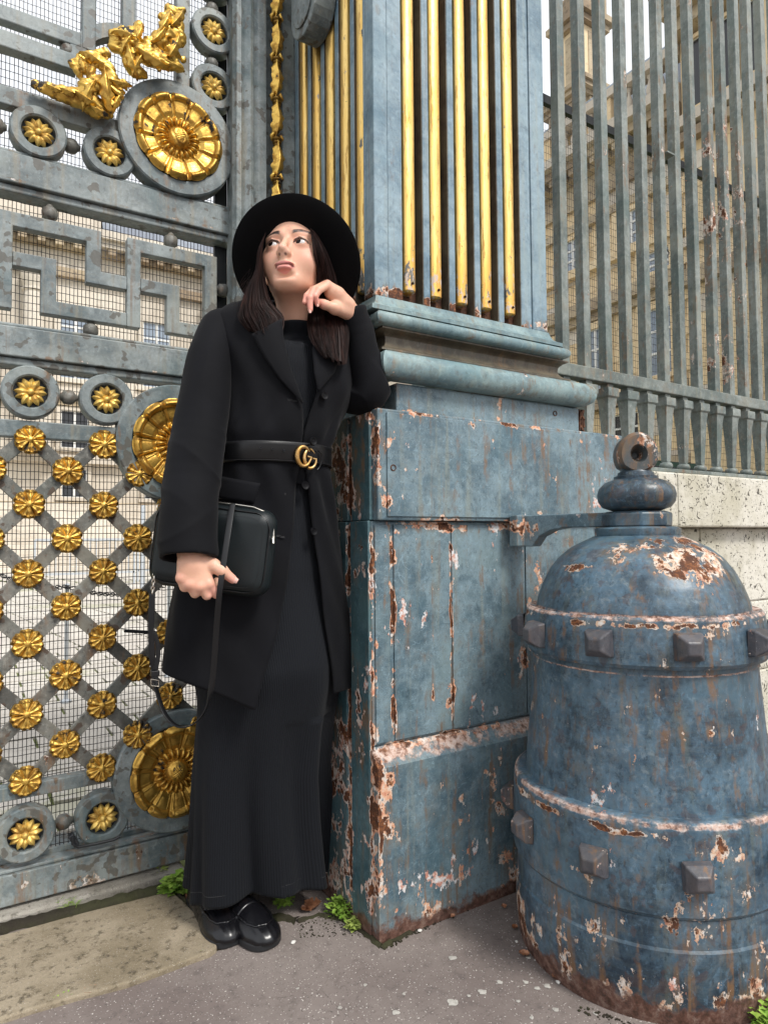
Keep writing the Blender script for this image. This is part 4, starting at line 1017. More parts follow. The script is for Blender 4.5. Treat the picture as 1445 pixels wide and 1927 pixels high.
while x < XE-.1:
    o = MB().box(-.019, .019, -.019, .019, 1.5665, 3.9).mesh('bar', None) if k == 0 else me_b
    if k == 0: me_b = o; me_b.materials.append(m_fence)
    o = bpy.data.objects.new('bar', me_b); COL.objects.link(o); attach(o, fence); o.location = (x+.019, YF+.024, 0); o.rotation_euler = (rnd.uniform(-.0012, .0012), rnd.uniform(-.0012, .0012), rnd.uniform(-.03, .03))
    md = o.modifiers.new('bevel', 'BEVEL'); md.width = .0025; md.segments = 2
    for me in (me_bal, footm):
        o = bpy.data.objects.new(me.name, me); COL.objects.link(o); attach(o, fence); o.location = (x+.019, YF+.022, 0); o.rotation_euler = (0, 0, rnd.uniform(-.03, .03))
    x += PF; k += 1
# iron collar where one bar is spliced
c = at(1262, 288, Y=YF-.002)
MB().box(c[0]-.026, c[0]+.026, YF-.003, YF+.052, c[2]-.004, c[2]+.004).build('bar_collar', m_fence, fence, bevel=.002)
ms = thing('mesh_screen', 'black framed wire mesh screen fixed behind the grey railing bars', 'screen', (2.6, 1.80, 1.2))
zt = float(at(1015, 174, Y=1.80)[2])
MB().box(1.60, XE, 1.795, 1.815, zt-.034, zt).build('frame', m_black, ms); MB().box(1.60, XE, 1.795, 1.815, 1.20, 1.225).build('frame', m_black, ms)
c = at(1241, 330, Y=1.80); MB().box(c[0]-.007, c[0]+.007, 1.795, 1.815, 1.226, zt-.035).build('frame', m_black, ms)
o = wiremesh(1.60, XE, 1.22, zt-.03, 1.803, .0125, .030, .0009).build('wire_mesh', m_wire, ms); o['kind'] = 'stuff'
hk = [at(px, py, Y=1.74) for px, py in ((1246, 478), (1249, 484), (1256, 484), (1258, 476), (1255, 470), (1248, 468), (1245, 474), (1246, 490), (1250, 505))]
MB().tube(hk, .003, 6).build('wire_hook', m_wire, ms, smooth=60)
wall = thing('stone_wall', 'low pale pitted limestone wall carrying the iron railing', 'wall', (2.6, 1.70, 0))
xw = 1.70
for k, L in enumerate((.75, 1.15, 1.1, 1.1)):
    MB().box(xw, xw+L-.004, 1.640, 2.05, .957, 1.178).build('cap_stone', m_wallst, wall, bevel=.008); xw += L
rowz = [(.62, .952), (.30, .616), (-.02, .296)]
for r_, (z0, z1) in enumerate(rowz):
    xw = 1.70-(.35 if r_ % 2 else 0)
    while xw < XE:
        L = rnd.uniform(.75, 1.05); MB().box(xw, xw+L-.005, 1.700+rnd.uniform(-.002, .002), 2.0, z0, z1).build('stone_block', m_wallst, wall, bevel=.007); xw += L
MB().box(1.70, XE, 1.712, 1.99, 0, 1.17).build('mortar', m_wallst, wall)
# ================================================================== the palace behind: facade facing us (Y = 28) and wing on the right (X = 20)
YB = 28.0
fac = thing('palace_facade', 'pale stone palace front with columns and cornices beyond the courtyard', 'building', (6, YB, 0))
def fb(name, x0, x1, y0, y1, z0, z1, mat=m_limel, parent=fac, bev=0): return MB().box(x0, x1, y0, y1, z0, z1).build(name, mat, parent, bevel=bev)
FX0, FX1 = -14, 20
fb('wall', FX0, FX1, YB, YB+8, 0, 11.6)
zc = 12.95
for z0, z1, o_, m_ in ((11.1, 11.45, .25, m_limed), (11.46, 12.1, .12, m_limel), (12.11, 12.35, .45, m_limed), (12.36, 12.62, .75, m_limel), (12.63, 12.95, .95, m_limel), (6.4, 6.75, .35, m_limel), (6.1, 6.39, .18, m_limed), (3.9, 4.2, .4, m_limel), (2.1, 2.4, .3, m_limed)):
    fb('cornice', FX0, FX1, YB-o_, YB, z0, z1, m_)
x = FX0
b = MB()
while x < FX1: b.box(x, x+.28, YB-.70, YB-.1, 12.12, 12.355); x += .62
b.build('modillion', m_limed, fac)['kind'] = 'stuff'
MB().prism([(YB-.3, 12.96), (YB+1.6, 16.1), (YB+8, 16.1), (YB+8, 12.96)], 'x', 4.5, FX1).build('roof', m_slate, fac, recalc=True)
MB().prism([(YB-.3, 12.96), (YB+2.2, 18.6), (YB+8, 18.6), (YB+8, 12.96)], 'x', FX0, .6).build('roof', m_slate, fac, recalc=True)
fb('attic', .7, 4.4, YB-.2, YB+5, 12.96, 14.6, m_limel)
x = FX0
for i, xc in enumerate((-9.5, -5.5, -2.0, 2.05, 8.9)):
    xx_ = xc
    col = MB().lathe([(.50, 6.76), (.50, 7.0), (.40, 7.05), (.385, 7.3), (.36, 9.9), (.335, 10.15), (.40, 10.2), (.40, 10.28), (.34, 10.3), (.42, 10.55), (.50, 10.85), (.50, 11.08)], c=(xx_, YB-.55, 0), n=24, cap=False).build('column', m_limel, fac, smooth=40)
    fb('pedestal', xx_-.55, xx_+.55, YB-1.1, YB-.01, 4.2, 6.75, m_limel)
def window(parent, x0, x1, z0, z1, y, nx=2, nz=4, axis='x', mat=m_glass, face=-1):
    """framed window on a wall; axis x: wall faces -Y at y, axis y: wall faces -X at x = y"""
    def bx_(b, a0, a1, d0, d1, c0, c1):
        if axis == 'x': b.box(a0, a1, y-d1, y-d0, c0, c1)
        else: b.box(y-d1, y-d0, a0, a1, c0, c1)
        return b
    t = min(.16, (x1-x0)*.12)
    sur = MB()
    for q in ((x0-t*1.6, x0, z0, z1), (x1, x1+t*1.6, z0, z1), (x0-t*1.6, x1+t*1.6, z1, z1+t*2), (x0-t*2, x1+t*2, z0-t*1.2, z0)): bx_(sur, q[0], q[1], -.02, .14, q[2], q[3])
    w = sur.build('window', m_limel if parent is fac else m_lime, parent)
    bx_(MB(), x0, x1, -.01, .012, z0, z1).build('pane', mat, w)
    f = MB(); s_ = t*.35
    for i in range(nx+1): xx2 = x0+(x1-x0)*i/nx; bx_(f, max(x0, xx2-s_), min(x1, xx2+s_), .013, .05, z0, z1)
    for i in range(nz+1): z2 = z0+(z1-z0)*i/nz; bx_(f, x0, x1, .013, .045, max(z0, z2-s_*.8), min(z1, z2+s_*.8))
    f.build('frame', m_white, w); return w
for xc in (-7.5, -3.8, .1, 3.55, 6.6, 10.9, 13.8, 16.6):
    window(fac, xc-.55, xc+.55, 7.2, 9.9, YB); window(fac, xc-.5, xc+.5, 4.5, 5.95, YB, 2, 2, mat=m_dark); window(fac, xc-.45, xc+.45, 2.6, 3.7, YB, 2, 2, mat=m_dark)
# broad stair in front of the facade: every tread is a piece
stair = thing('stone_staircase', 'broad stone staircase climbing to the palace front', 'staircase', (3, 22, 0))
for i in range(14):
    MB().box(-14, 9.5-.0*i, 22+i*.38, 28 if i == 13 else 22+i*.38+.42, i*.165 if i else 0, (i+1)*.165).build('step', m_limel, stair, bevel=.02)
MB().box(9.52, 10.4, 21.6, 27.9, 0, 3.0).build('stair_wall', m_limel, stair)
# galvanised crowd barriers before the stair
for i, xb in enumerate((1.2, 3.3, 5.4)):
    t = thing('crowd_barrier', ('grey metal crowd barrier at the left before the staircase', 'grey metal crowd barrier, middle one before the staircase', 'grey metal crowd barrier nearest her bag before the staircase')[i], 'barrier', (xb, 15+.6*i, 0), 'crowd barriers before the stair')
    yb_ = 15+.6*i
    MB().obox((xb, yb_, .95), (xb+1.9, yb_, .95), .05, .05, (0, 0, 1)).build('top_rail', m_barr, t); MB().obox((xb, yb_, .25), (xb+1.9, yb_, .25), .04, .04, (0, 0, 1)).build('bottom_rail', m_barr, t)
    for q in (0, 1.9): MB().box(xb+q-.02, xb+q+.02, yb_-.02, yb_+.02, 0, .95).build('post', m_barr, t)
    b = MB()
    for q in range(1, 15): b.box(xb+q*.127-.008, xb+q*.127+.008, yb_-.008, yb_+.008, .26, .94)
    b.build('upright_rods', m_barr, t)
# pale post and chain nearer the gate
t = thing('chain_barrier', 'slack dark chain slung between low posts across the courtyard', 'chain', (1.2, 4.6, 0))
p0 = at(-40, 1058, Y=4.6); p1 = at(128, 1104, Y=4.2); p2 = at(320, 1098, Y=4.6)
def chainlink(t, p0, p1, sag, n):
    b = MB()
    for i in range(n):
        s_ = (i+.5)/n; c = p0+(p1-p0)*s_-np.array([0, 0, sag*4*s_*(1-s_)]); d = (p1-p0)/np.linalg.norm(p1-p0)*.022
        u = np.array([0, 0, .010]) if i % 2 else np.array([0, .010, .0])
        path = [c+d*math.cos(a)+u*math.sin(a) for a in np.linspace(0, 2*math.pi, 9)]
        b.tube(path, .0035, 4, cap=False)
    return b.build('chain', m_wire, t, smooth=60)
o = chainlink(t, p0, p1, .05, 26); o['kind'] = 'stuff'; o = chainlink(t, p1, p2, .06, 34); o['kind'] = 'stuff'
for q in (p1, p2): MB().lathe([(.03, 0), (.03, .01), (.012, .02), (.012, q[2]), (.018, q[2]+.01), (.001, q[2]+.02)], c=(q[0], q[1]+.02, 0), n=10, cap=False).build('post', m_barr, t, smooth=40)
c = at(270, 1000, Y=9.0); t = thing('steel_post', 'slim pale steel post standing in the courtyard', 'post', (c[0], 9, 0))
MB().lathe([(.05, 0), (.05, .02), (.028, .03), (.028, 1.36), (.02, 1.38), (.001, 1.385)], c=(c[0], 9, 0), n=12, cap=False).build('tube', m_barr, t, smooth=40)
MB().lathe([(.12, 0), (.12, .015), (.05, .02)], c=(c[0], 9, 0), n=12, cap=False).build('foot', m_barr, t, smooth=40)

# ---- right wing
XW = 20.0
wing = thing('palace_wing', 'honey coloured stone palace wing seen through the railing bars', 'building', (XW, 12, 0))
def wb(name, y0, y1, o0, z0, z1, mat=m_lime, parent=wing): return MB().box(XW-o0, XW+.001 if o0 > 0 else XW+6, y0, y1, z0, z1).build(name, mat, parent)
MB().box(XW+.05, XW+8, 12.7, 21.5, 0, 14.4).build('core_wall', m_lime, wing); MB().box(XW-.35, XW+8, -4, 12.69, 0, 19.5).build('core_wall', m_lime, wing)
# ashlar blocks laid in courses
blk = MB().box(0, .07, 0, .985, 0, .565).mesh('ashlar_block'); blk.materials.append(m_lime)
blk2 = MB().box(0, .07, 0, .985, 0, .565).mesh('ashlar_block'); blk2.materials.append(m_limel)
cnt = 0
for r_ in range(24):
    z = .9+r_*.58
    y = 12.72+(r_ % 2)*.5
    while y < 19.6 and cnt < 170:
        o = bpy.data.objects.new('ashlar_block', blk if rnd.random() < .8 else blk2); COL.objects.link(o); attach(o, wing); o.location = (XW-.02+rnd.uniform(-.006, .006), y, z); y += 1.0; cnt += 1
cnt = 0
for r_ in range(24):
    z = 2.2+r_*.58
    y = 4.4+(r_ % 2)*.5
    while y < 12.1 and cnt < 125:
        if z > 5: o = bpy.data.objects.new('ashlar_block', blk if rnd.random() < .8 else blk2); COL.objects.link(o); attach(o, wing); o.location = (XW-.42+rnd.uniform(-.006, .006), y, z); cnt += 1
        y += 1.0
# lower part B entablature, balustrade and roof
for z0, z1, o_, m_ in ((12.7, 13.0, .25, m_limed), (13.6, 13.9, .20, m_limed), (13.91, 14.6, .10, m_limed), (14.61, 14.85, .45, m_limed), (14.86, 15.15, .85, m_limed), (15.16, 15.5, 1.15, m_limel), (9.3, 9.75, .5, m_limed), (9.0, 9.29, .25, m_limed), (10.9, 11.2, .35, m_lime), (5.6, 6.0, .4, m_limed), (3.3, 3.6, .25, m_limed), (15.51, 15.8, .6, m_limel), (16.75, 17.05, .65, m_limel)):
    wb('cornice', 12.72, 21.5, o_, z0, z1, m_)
bal = MB().lathe([(.10, 15.81), (.10, 15.9), (.06, 15.95), (.13, 16.15), (.13, 16.25), (.06, 16.5), (.05, 16.6), (.10, 16.68), (.10, 16.74)], n=10, cap=False).mesh('roof_baluster', 50); bal.materials.append(m_limel)
y = 13.0; i = 0
while y < 19.5:
    if i % 7 == 6: MB().box(XW-.55, XW-.1, y-.2, y+.25, 15.81, 16.74).build('roof_pedestal', m_lime, wing)
    else:
        o = bpy.data.objects.new('roof_baluster', bal); COL.objects.link(o); attach(o, wing); o.location = (XW-.35, y, 0)
    y += .42; i += 1
b = MB(); y = 12.9
while y < 21: b.box(XW-.8, XW-.1, y, y+.22, 14.62, 14.855); y += .5
b.build('modillion', m_limed, wing)['kind'] = 'stuff'
MB().prism([(XW+.5, 16.0), (XW+2.6, 19.3), (XW+8, 19.3), (XW+8, 16.0)], 'y', 12.7, 21.5).build('roof', m_slate, wing, recalc=True)
MB().tube([(XW+.1, 12.72, 17.55), (XW+.1, 20.4, 17.55)], .16, 10).build('roof_pipe', m_zinc, wing, smooth=60)
for yc, z0, z1 in ((13.95, 6.4, 8.7), (16.6, 6.4, 8.7), (19.2, 6.4, 8.7), (13.95, 10.0, 10.7), (15.3, 3.8, 5.3), (17.9, 3.8, 5.3), (14.9, 11.3, 12.5), (17.6, 11.3, 12.5)):
    window(wing, yc-.55, yc+.55, z0, z1, XW-.06, 2, 3, axis='y', mat=m_glass if z0 > 5 else m_dark)
# taller part A with attic windows
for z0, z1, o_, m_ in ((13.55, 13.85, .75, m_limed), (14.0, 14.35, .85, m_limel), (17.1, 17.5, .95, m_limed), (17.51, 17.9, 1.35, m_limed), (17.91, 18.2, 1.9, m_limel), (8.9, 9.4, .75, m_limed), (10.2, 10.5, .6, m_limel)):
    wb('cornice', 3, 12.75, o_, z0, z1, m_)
for i in range(10):
    yc = 12.05-i*.95; window(wing, yc-.27, yc+.27, 14.6, 16.8, XW-.43, 1, 1, axis='y', mat=m_dark)
MB().prism([(XW-.6, 18.21), (XW+2, 20.5), (XW+8, 20.5), (XW+8, 18.21)], 'y', 3, 12.9).build('roof', m_slate, wing, recalc=True)
# round arch on the near part
b = MB(); rs = []
for i in range(13):
    a = math.pi*i/12; rs.append([(XW-o_, 9.2+rr*math.cos(a), 10.8+rr*math.sin(a)) for rr, o_ in ((.9, .42), (.9, .62), (1.25, .62), (1.25, .42))])
b.rings(rs).build('arch', m_limel, wing, recalc=True)
# chimney pavilion at the far corner
pav = thing('chimney_pavilion', 'tall square stone chimney tower with moulded cornices above the wing', 'tower', (XW+.8, 17.6, 17))
cy0 = 16.95; cx0 = XW+.0
def pv(name, g_, z0, z1, mat=m_lime): return MB().box(cx0-g_, cx0+1.75+g_, cy0-g_, cy0+1.75+g_, z0, z1).build(name, mat, pav)
pv('block', 0, 12, 17.35); pv('cornice', .12, 17.36, 17.5, m_limed); pv('cornice', .22, 17.92, 18.08, m_limed); pv('block', .06, 17.51, 17.91, m_limed); pv('cornice', .40, 18.09, 18.25, m_limed); pv('cornice', .5, 18.26, 18.42, m_limed)
pv('block', -.22, 18.43, 18.85); pv('shaft', -.30, 18.86, 21.2); pv('cornice', -.08, 21.21, 21.45, m_limed); pv('cornice', .10, 21.46, 21.7, m_limed); pv('cap', -.15, 21.71, 22.6, m_limed)
for a0 in (.55, ):
    MB().box(cx0+.27, cx0+.299, cy0+.65, cy0+1.15, 19.1, 21.0).build('sunk_panel', m_limed, pav); MB().box(cx0+.62, cx0+1.12, cy0+.27, cy0+.299, 19.1, 21.0).build('sunk_panel', m_limed, pav)
b = MB()
for i in range(5):
    b.box(cx0-.18, cx0-.05, cy0+.1+i*.35, cy0+.28+i*.35, 17.52, 17.9); b.box(cx0+.1+i*.35, cx0+.28+i*.35, cy0-.18, cy0-.05, 17.52, 17.9)
b.build('modillion', m_limed, pav)['kind'] = 'stuff'
# green netting panel low behind the balusters
m_green = Mat('dark green sheeting', rough=.8, color=(.02, .06, .04)).mat
t = tag(MB().box(2.4, 4.2, 2.62, 2.66, 1.0, 1.40).build('green_sheet', m_green), 'dark green sheet standing low behind the railing', 'sheet')
# ================================================================== the person
def cloth(name, c, rough=.85, sheen=.25, weave=900, bumpd=.0004):
    m = Mat(name, rough=rough, spec=.15); P = m.pos(); n = m.noise(P, 6, 4, .6); f = m.noise(P, weave, 2, .5)
    m.base(m.mix(n.step(.35, .65), tuple(k*.8 for k in c), tuple(k*1.25 for k in c)))
    m.b.inputs['Sheen Weight'].default_value = sheen; m.b.inputs['Sheen Roughness'].default_value = .45
    m.bump(f, bumpd, .6); return m.mat
m_coat = cloth('black wool coat', (.0044, .0046, .0062), .8, .04)
m_felt = cloth('black felt', (.0022, .0022, .0026), .95, .0, 600)
def ribbed():
    m = Mat('ribbed charcoal knit', rough=.8, spec=.2); u = m.uv(); x, y, z = m.sep(u); n = m.noise(m.pos(), 5, 4)
    r_ = (x*(2*math.pi*210)).sin()*.5+.5
    m.base(m.mix(r_, m.mix(n, (.0035, .0042, .006), (.006, .0072, .010)), m.mix(n, (.0065, .0075, .0105), (.0095, .0115, .0155)))); m.b.inputs['Sheen Weight'].default_value = .03
    m.bump(r_, .0008, .7); return m.mat
m_rib = ribbed()
m_leather = Mat('black leather', rough=.34, color=(.006, .0062, .007), spec=.45); _f = m_leather.noise(m_leather.pos(), 500, 3); m_leather.bump(_f, .0003, .5); m_leather = m_leather.mat
m_bagl = Mat('dark green black grained leather', rough=.42, color=(.006, .010, .0115), spec=.4); _f = m_bagl.voro(m_bagl.pos(), 900); m_bagl.bump(_f, .0004, .5); m_bagl = m_bagl.mat
m_brass = gold('antique brass', (.62, .40, .17), .75, .95, .28, .0003)
m_silver = Mat('silver metal', rough=.25, metal=1, color=(.75, .70, .62)).mat
def skinm():
    m = Mat('skin', rough=.46, spec=.42); c = m.attr('tint'); P = m.pos(); n = m.noise(P, 260, 3, .6); big = m.noise(P, 22, 3)
    fr = m.noise(P, 900, 2, .5); md = m.noise(P, 60, 4, .6)
    c = m.mix(md.step(.52, .66)*.16, c, (.66, .30, .22)); c = m.mix(fr.step(.60, .70)*.18, c, (.45, .24, .16)); c = m.mix(big.step(.55, .35)*.14, c, (.86, .60, .46))
    m.base(c); m.rough(md.lin(.35, .65, .40, .55))
    m.b.inputs['Subsurface Weight'].default_value = .12; m.b.inputs['Subsurface Radius'].default_value = (.012, .004, .002); m.b.inputs['Subsurface Scale'].default_value = .5
    m.bump(n*.6+fr*.5, .00045, .7); return m.mat
m_skin = skinm()
def hairm():
    m = Mat('dark brown hair', rough=.52, spec=.16); P = m.pos(); n = m.noise(m.map(P, (90, 90, 4)), 1, 3, .6)
    m.base(m.ramp(n, [(.3, (.005, .0022, .002)), (.55, (.018, .007, .0055)), (.75, (.046, .018, .013))]))
    m.b.inputs['Anisotropic'].default_value = .5; return m.mat
m_hair = hairm()


person = thing('person', 'woman in black coat and wide hat leaning her elbow on the blue pier', 'person', (.60, 1.52, 0))

# ---- head frame
F = np.array([math.sin(R(222)), math.cos(R(222)), 0.0]); U3 = np.array([0, 0, 1.0])
pit = R(13); F = F*math.cos(pit)+U3*math.sin(pit); U3 = U3*math.cos(pit)-np.array([math.sin(R(222)), math.cos(R(222)), 0])*math.sin(pit)
Lx = np.cross(U3, F)*1.0
HS = 1.02
E0 = at(540, 459, Y=1.325); H0 = E0-F*.078*HS
def hl(x, f, z): return H0+(Lx*x+F*f+U3*z)*HS
HR = np.stack([Lx, F, U3])
S = Sdf()
def he(c, r, k=.01, op='+'): S.ell(hl(*c), np.array(r)*HS, k*1.0, HR, op)
def hc(a, b, ra, rb, k=.01, op='+'): S.cap(hl(*a), hl(*b), ra*HS, rb*HS, k, op)
he((0, -.010, .045), (.072, .092, .078), .02)
he((0, .028, -.006), (.057, .055, .078), .025)
he((0, .036, -.053), (.037, .042, .040), .03)
he((0, .010, -.066), (.042, .045, .022), .02)
he((0, .061, -.081), (.0155, .017, .013), .018)
for s_ in (-1, 1):
    hc((s_*.047, .002, -.044), (s_*.013, .058, -.079), .013, .013, .026)
    he((s_*.037, .052, -.030), (.024, .022, .026), .022)
    he((s_*.049, .030, -.004), (.012, .030, .018), .02)
    hc((s_*.013, .081, .024), (s_*.046, .064, .025), .007, .007, .014)
    he((s_*.031, .098, .002), (.019, .017, .012), .012, '-')
    he((s_*.031, .0700, 0), (.0148, .0150, .0135), .008)
    he((s_*.0310, .088, -.0006), (.0148, .011, .0040), .0012, '-')
    hc((s_*.019, .0835, .0062), (s_*.031, .0862, .0086), .0016, .002, .004); hc((s_*.031, .0862, .0086), (s_*.045, .0775, .0048), .002, .0015, .004)
hc((0, .082, .014), (0, .101, -.025), .0055, .0074, .011)
he((0, .1020, -.0290), (.0086, .0088, .0080), .008)
for s_ in (-1, 1):
    he((s_*.0106, .0925, -.0335), (.0056, .0088, .0062), .007)
    he((s_*.0058, .0965, -.0395), (.0034, .0050, .0044), .002, '-')
hc((0, .092, -.040), (0, .087, -.047), .007, .008, .012)
for s_ in (-1, 1): he((s_*.0085, .0850, -.0552), (.0135, .0078, .0040), .006)
he((0, .0838, -.0648), (.0160, .0084, .0056), .006)
he((0, .0958, -.0592), (.0215, .0080, .0007), .0015, '-')
he((0, .082, -.076), (.020, .012, .006), .012, '-')
for s_ in (-1, 1): he((s_*.070, -.008, -.012), (.006, .014, .026), .006)
# neck, chest, arms, legs (most of it under the clothes)
nb = at(560, 640, Y=1.425)
S.cap(hl(0, -.022, -.055), nb, .049, .052, .03)
S.ell(nb+np.array([0, .03, -.04]), (.09, .045, .040), .03)
S.ell(at(540, 725, Y=1.45), (.11, .065, .10), .03); S.ell(at(515, 850, Y=1.44), (.105, .072, .11), .04); S.ell(at(500, 1010, Y=1.47), (.135, .08, .12), .04)
shR, elR, wrR = at(425, 640, Y=1.44), at(368, 850, Y=1.39), at(360, 1040, Y=1.328)
shL, elL, wrL = at(628, 668, Y=1.45), at(690, 730, Y=1.360), at(664, 592, Y=1.328)
S.cap(shR, elR, .040, .034, .02); S.cap(elR, wrR, .033, .024, .01)
S.cap(shL, elL, .032, .022, .02); S.cap(elL, wrL, .022, .0205, .01)
hipR, hipL = at(450, 1090, Y=1.49), at(545, 1090, Y=1.49)
T1, T2 = at(437, 1784, Z=0), at(513, 1787, Z=0)
dS1 = np.array([-.02, 1, 0.]); dS1 /= np.linalg.norm(dS1); dS2 = np.array([-.19, 1, 0.]); dS2 /= np.linalg.norm(dS2)
ank1, ank2 = T1+dS1*.175+np.array([0, 0, .075]), T2+dS2*.175+np.array([0, 0, .075])
kn1, kn2 = (hipR+ank1)/2+np.array([0, -.03, 0]), (hipL+ank2)/2+np.array([0, -.03, 0])
S.cap(hipR, kn1, .068, .048, .03); S.cap(kn1, ank1, .046, .030, .02); S.cap(hipL, kn2, .068, .048, .03); S.cap(kn2, ank2, .046, .030, .02)
for a, T, d in ((ank1, T1, dS1), (ank2, T2, dS2)): S.cap(a+np.array([0, 0, -.02]), T+d*.07+np.array([0, 0, .025]), .028, .018, .02)
# left hand, knuckles raised beside the jaw, fingers curled down
def C(*p): return [at(px, py, Y=y) for px, py, y in p]
def chain(pts, rr, k=.004):
    for (a, b), (ra, rb) in zip(zip(pts[:-1], pts[1:]), zip(rr[:-1], rr[1:])): S.cap(a, b, ra, rb, k)
hw = C((658, 585, 1.322), (640, 571, 1.312), (622, 551, 1.305))
chain(hw, (.0200, .0188, .0150), .010)
chain(C((655, 572, 1.312), (636, 553, 1.303), (616, 535, 1.298)), (.0150, .0135, .0098), .010)
chain(C((655, 590, 1.318), (630, 580, 1.300), (610, 573, 1.296), (600, 568, 1.300)), (.0150, .0132, .0092, .0070), .008)
chain(C((617, 536, 1.298), (600, 546, 1.288), (592.5, 558, 1.286), (597, 572, 1.290)), (.0092, .0082, .0073, .0060), .0022)      # index
chain(C((614, 535, 1.304), (592, 545, 1.296), (583, 561, 1.289), (584, 583, 1.288)), (.0092, .0080, .0073, .0057), .0022)      # middle
chain(C((610, 537, 1.312), (588, 546, 1.306), (577, 557, 1.299), (573, 569, 1.297)), (.0088, .0073, .0066, .0053), .0022)     # ring
chain(C((606, 541, 1.318), (588, 549, 1.315), (580, 560, 1.309), (577, 571, 1.308)), (.0085, .0070, .0062, .0052), .0025)     # little
# right hand, back of the hand to us, fingers closed under the bag
chain(C((360, 1040, 1.326), (364, 1062, 1.313)), (.0260, .0235), .010)
kn = C((341, 1088, 1.313), (357, 1100, 1.305), (376, 1104, 1.300), (393, 1099, 1.299))
for i, q in enumerate(kn):
    S.cap(at(350+i*9, 1062, Y=1.314), q, .0165, (.0100, .0108, .0112, .0112)[i], .012)
    S.ell(q+np.array([0, -.002, .001]), (.0098, .0098, .0098), .004)
    q2 = q+np.array([.008+.004*i, .004, -.018]) if i < 3 else at(408, 1118, Y=1.303)
    q3 = q2+np.array([.010, .026, .006]); q4 = q3+np.array([.002, .012, .018])
    chain([q, q2, q3, q4], (.0098, .0090, .0082, .0070), .003)
chain(C((385, 1056, 1.313), (402, 1064, 1.300), (418, 1074, 1.290), (438, 1090, 1.290)), (.0155, .0125, .0110, .0088), .008)
zf = np.concatenate([np.arange(-.005, .85, .006), np.arange(.85, .915, .0016), np.arange(.915, 1.34, .006), np.arange(1.34, 1.44, .0020), np.arange(1.44, 1.68, .0015)])
# the right hand sits below .92: refine there
zf = np.unique(np.round(np.concatenate([np.arange(-.005, .70, .006), np.arange(.70, .92, .0018), np.arange(.92, 1.34, .006), np.arange(1.34, 1.43, .0022), np.arange(1.43, 1.67, .0015)]), 5))
xa = np.concatenate([np.arange(.28, .56, .0022), np.arange(.56, .76, .0015), np.arange(.76, .90, .0022)]); ya = np.concatenate([np.arange(1.22, 1.42, .0015), np.arange(1.42, 1.75, .003)])
me_body = S.mesh('body', (xa, ya, zf))
nv = len(me_body.vertices); co = np.zeros(nv*3); me_body.vertices.foreach_get('co', co); co = co.reshape(-1, 3)
L = (co-H0)@HR.T/HS; X_, F_, Z_ = L[:, 0], L[:, 1], L[:, 2]
def sm(x, a, b): t = np.clip((x-a)/(b-a), 0, 1); return t*t*(3-2*t)
tint = np.tile(np.array([.70, .395, .275]), (nv, 1))
def mixt(w, c):
    global tint
    w = np.clip(w, 0, 1)[:, None]; tint = tint*(1-w)+np.array(c)*w
face = (F_ > .02)
AX = np.abs(X_)
mixt(sm(-((AX-.043)**2+(Z_+.028)**2)**.5, -.028, -.008)*.45*face, (.66, .30, .22))            # blush
mixt(sm(-((X_)**2+(Z_+.032)**2)**.5, -.016, -.008)*.25*face*(F_ > .09), (.66, .34, .26))
# lips
zu = -.0592+.0085*np.clip(1-(AX/.0235)**1.6, 0, 1)-.0022*np.exp(-(AX/.0045)**2); zl = -.0592-.0128*np.clip(1-(AX/.0225)**2, 0, 1)
lip = (AX < .0245)*sm(zu-Z_, -.0006, .0008)*sm(Z_-zl, -.0006, .0014)*(F_ > .06)*sm(.0235-AX, 0, .004)
mixt(lip*.9, (.70, .27, .24)); mixt(lip*(Z_ > -.0592)*.8, (.46, .15, .14)); mixt(lip*(np.abs(Z_+.0592) < .0012)*.7, (.20, .06, .055))
# nostrils
mixt(sm(-(((AX-.0058)/.0040)**2+((Z_+.0395)/.0040)**2+((F_-.0965)/.006)**2), -1.3, -.5)*(F_ > .085), (.09, .03, .02))
# eyebrows
bz = .0205+.0085*np.sin(np.clip((AX-.012)/.040, 0, 1)*2.35); bw = .0042*(1-.35*np.clip((AX-.03)/.022, 0, 1))
brow = (AX > .012)*(AX < .052)*sm(bw-np.abs(Z_-bz), -.0012, .0012)*face*sm(AX, .011, .018)
mixt(brow, (.022, .012, .009))
# eye make-up: liner along the upper lid with a small wing
ex_ = AX-.031
up = .0042*np.sqrt(np.clip(1-(ex_/.0150)**2, 0, 1))-.0006
mixt(sm(.0026-np.abs(Z_-up-.0014), -.0008, .0006)*(np.abs(ex_) < .0155)*(F_ > .066), (.010, .007, .007))
mixt(sm(.0009-np.abs(Z_-(.0004+(AX-.0445)*.22)), -.0006, .0006)*(AX > .0435)*(AX < .0505)*(F_ > .04), (.012, .008, .008))
mixt(sm(.0010-np.abs(Z_+up+.0012), -.0008, .0008)*.45*(np.abs(ex_) < .0150)*(F_ > .066), (.10, .05, .04))
mixt(sm(-((ex_/.021)**2+((Z_-.008)/.010)**2), -1, -.3)*.22*(F_ > .055), (.45, .24, .17))
# pink knuckles and fingertips
for q in kn+[at(614, 536, Y=1.30)]: mixt(sm(-np.linalg.norm(co-q, axis=1), -.020, -.008)*.40, (.72, .30, .23))
for q in C((597, 572, 1.29), (584, 583, 1.288), (573, 569, 1.297), (438, 1090, 1.290), (590, 556, 1.29), (400, 1113, 1.303)): mixt(sm(-np.linalg.norm(co-q, axis=1), -.026, -.008)*.55, (.74, .27, .23))
ca = me_body.color_attributes.new('tint', 'FLOAT_COLOR', 'POINT'); ca.data.foreach_set('color', np.concatenate([tint, np.ones((nv, 1))], 1).ravel())
me_body.materials.append(m_skin); body = link('body', me_body, person)
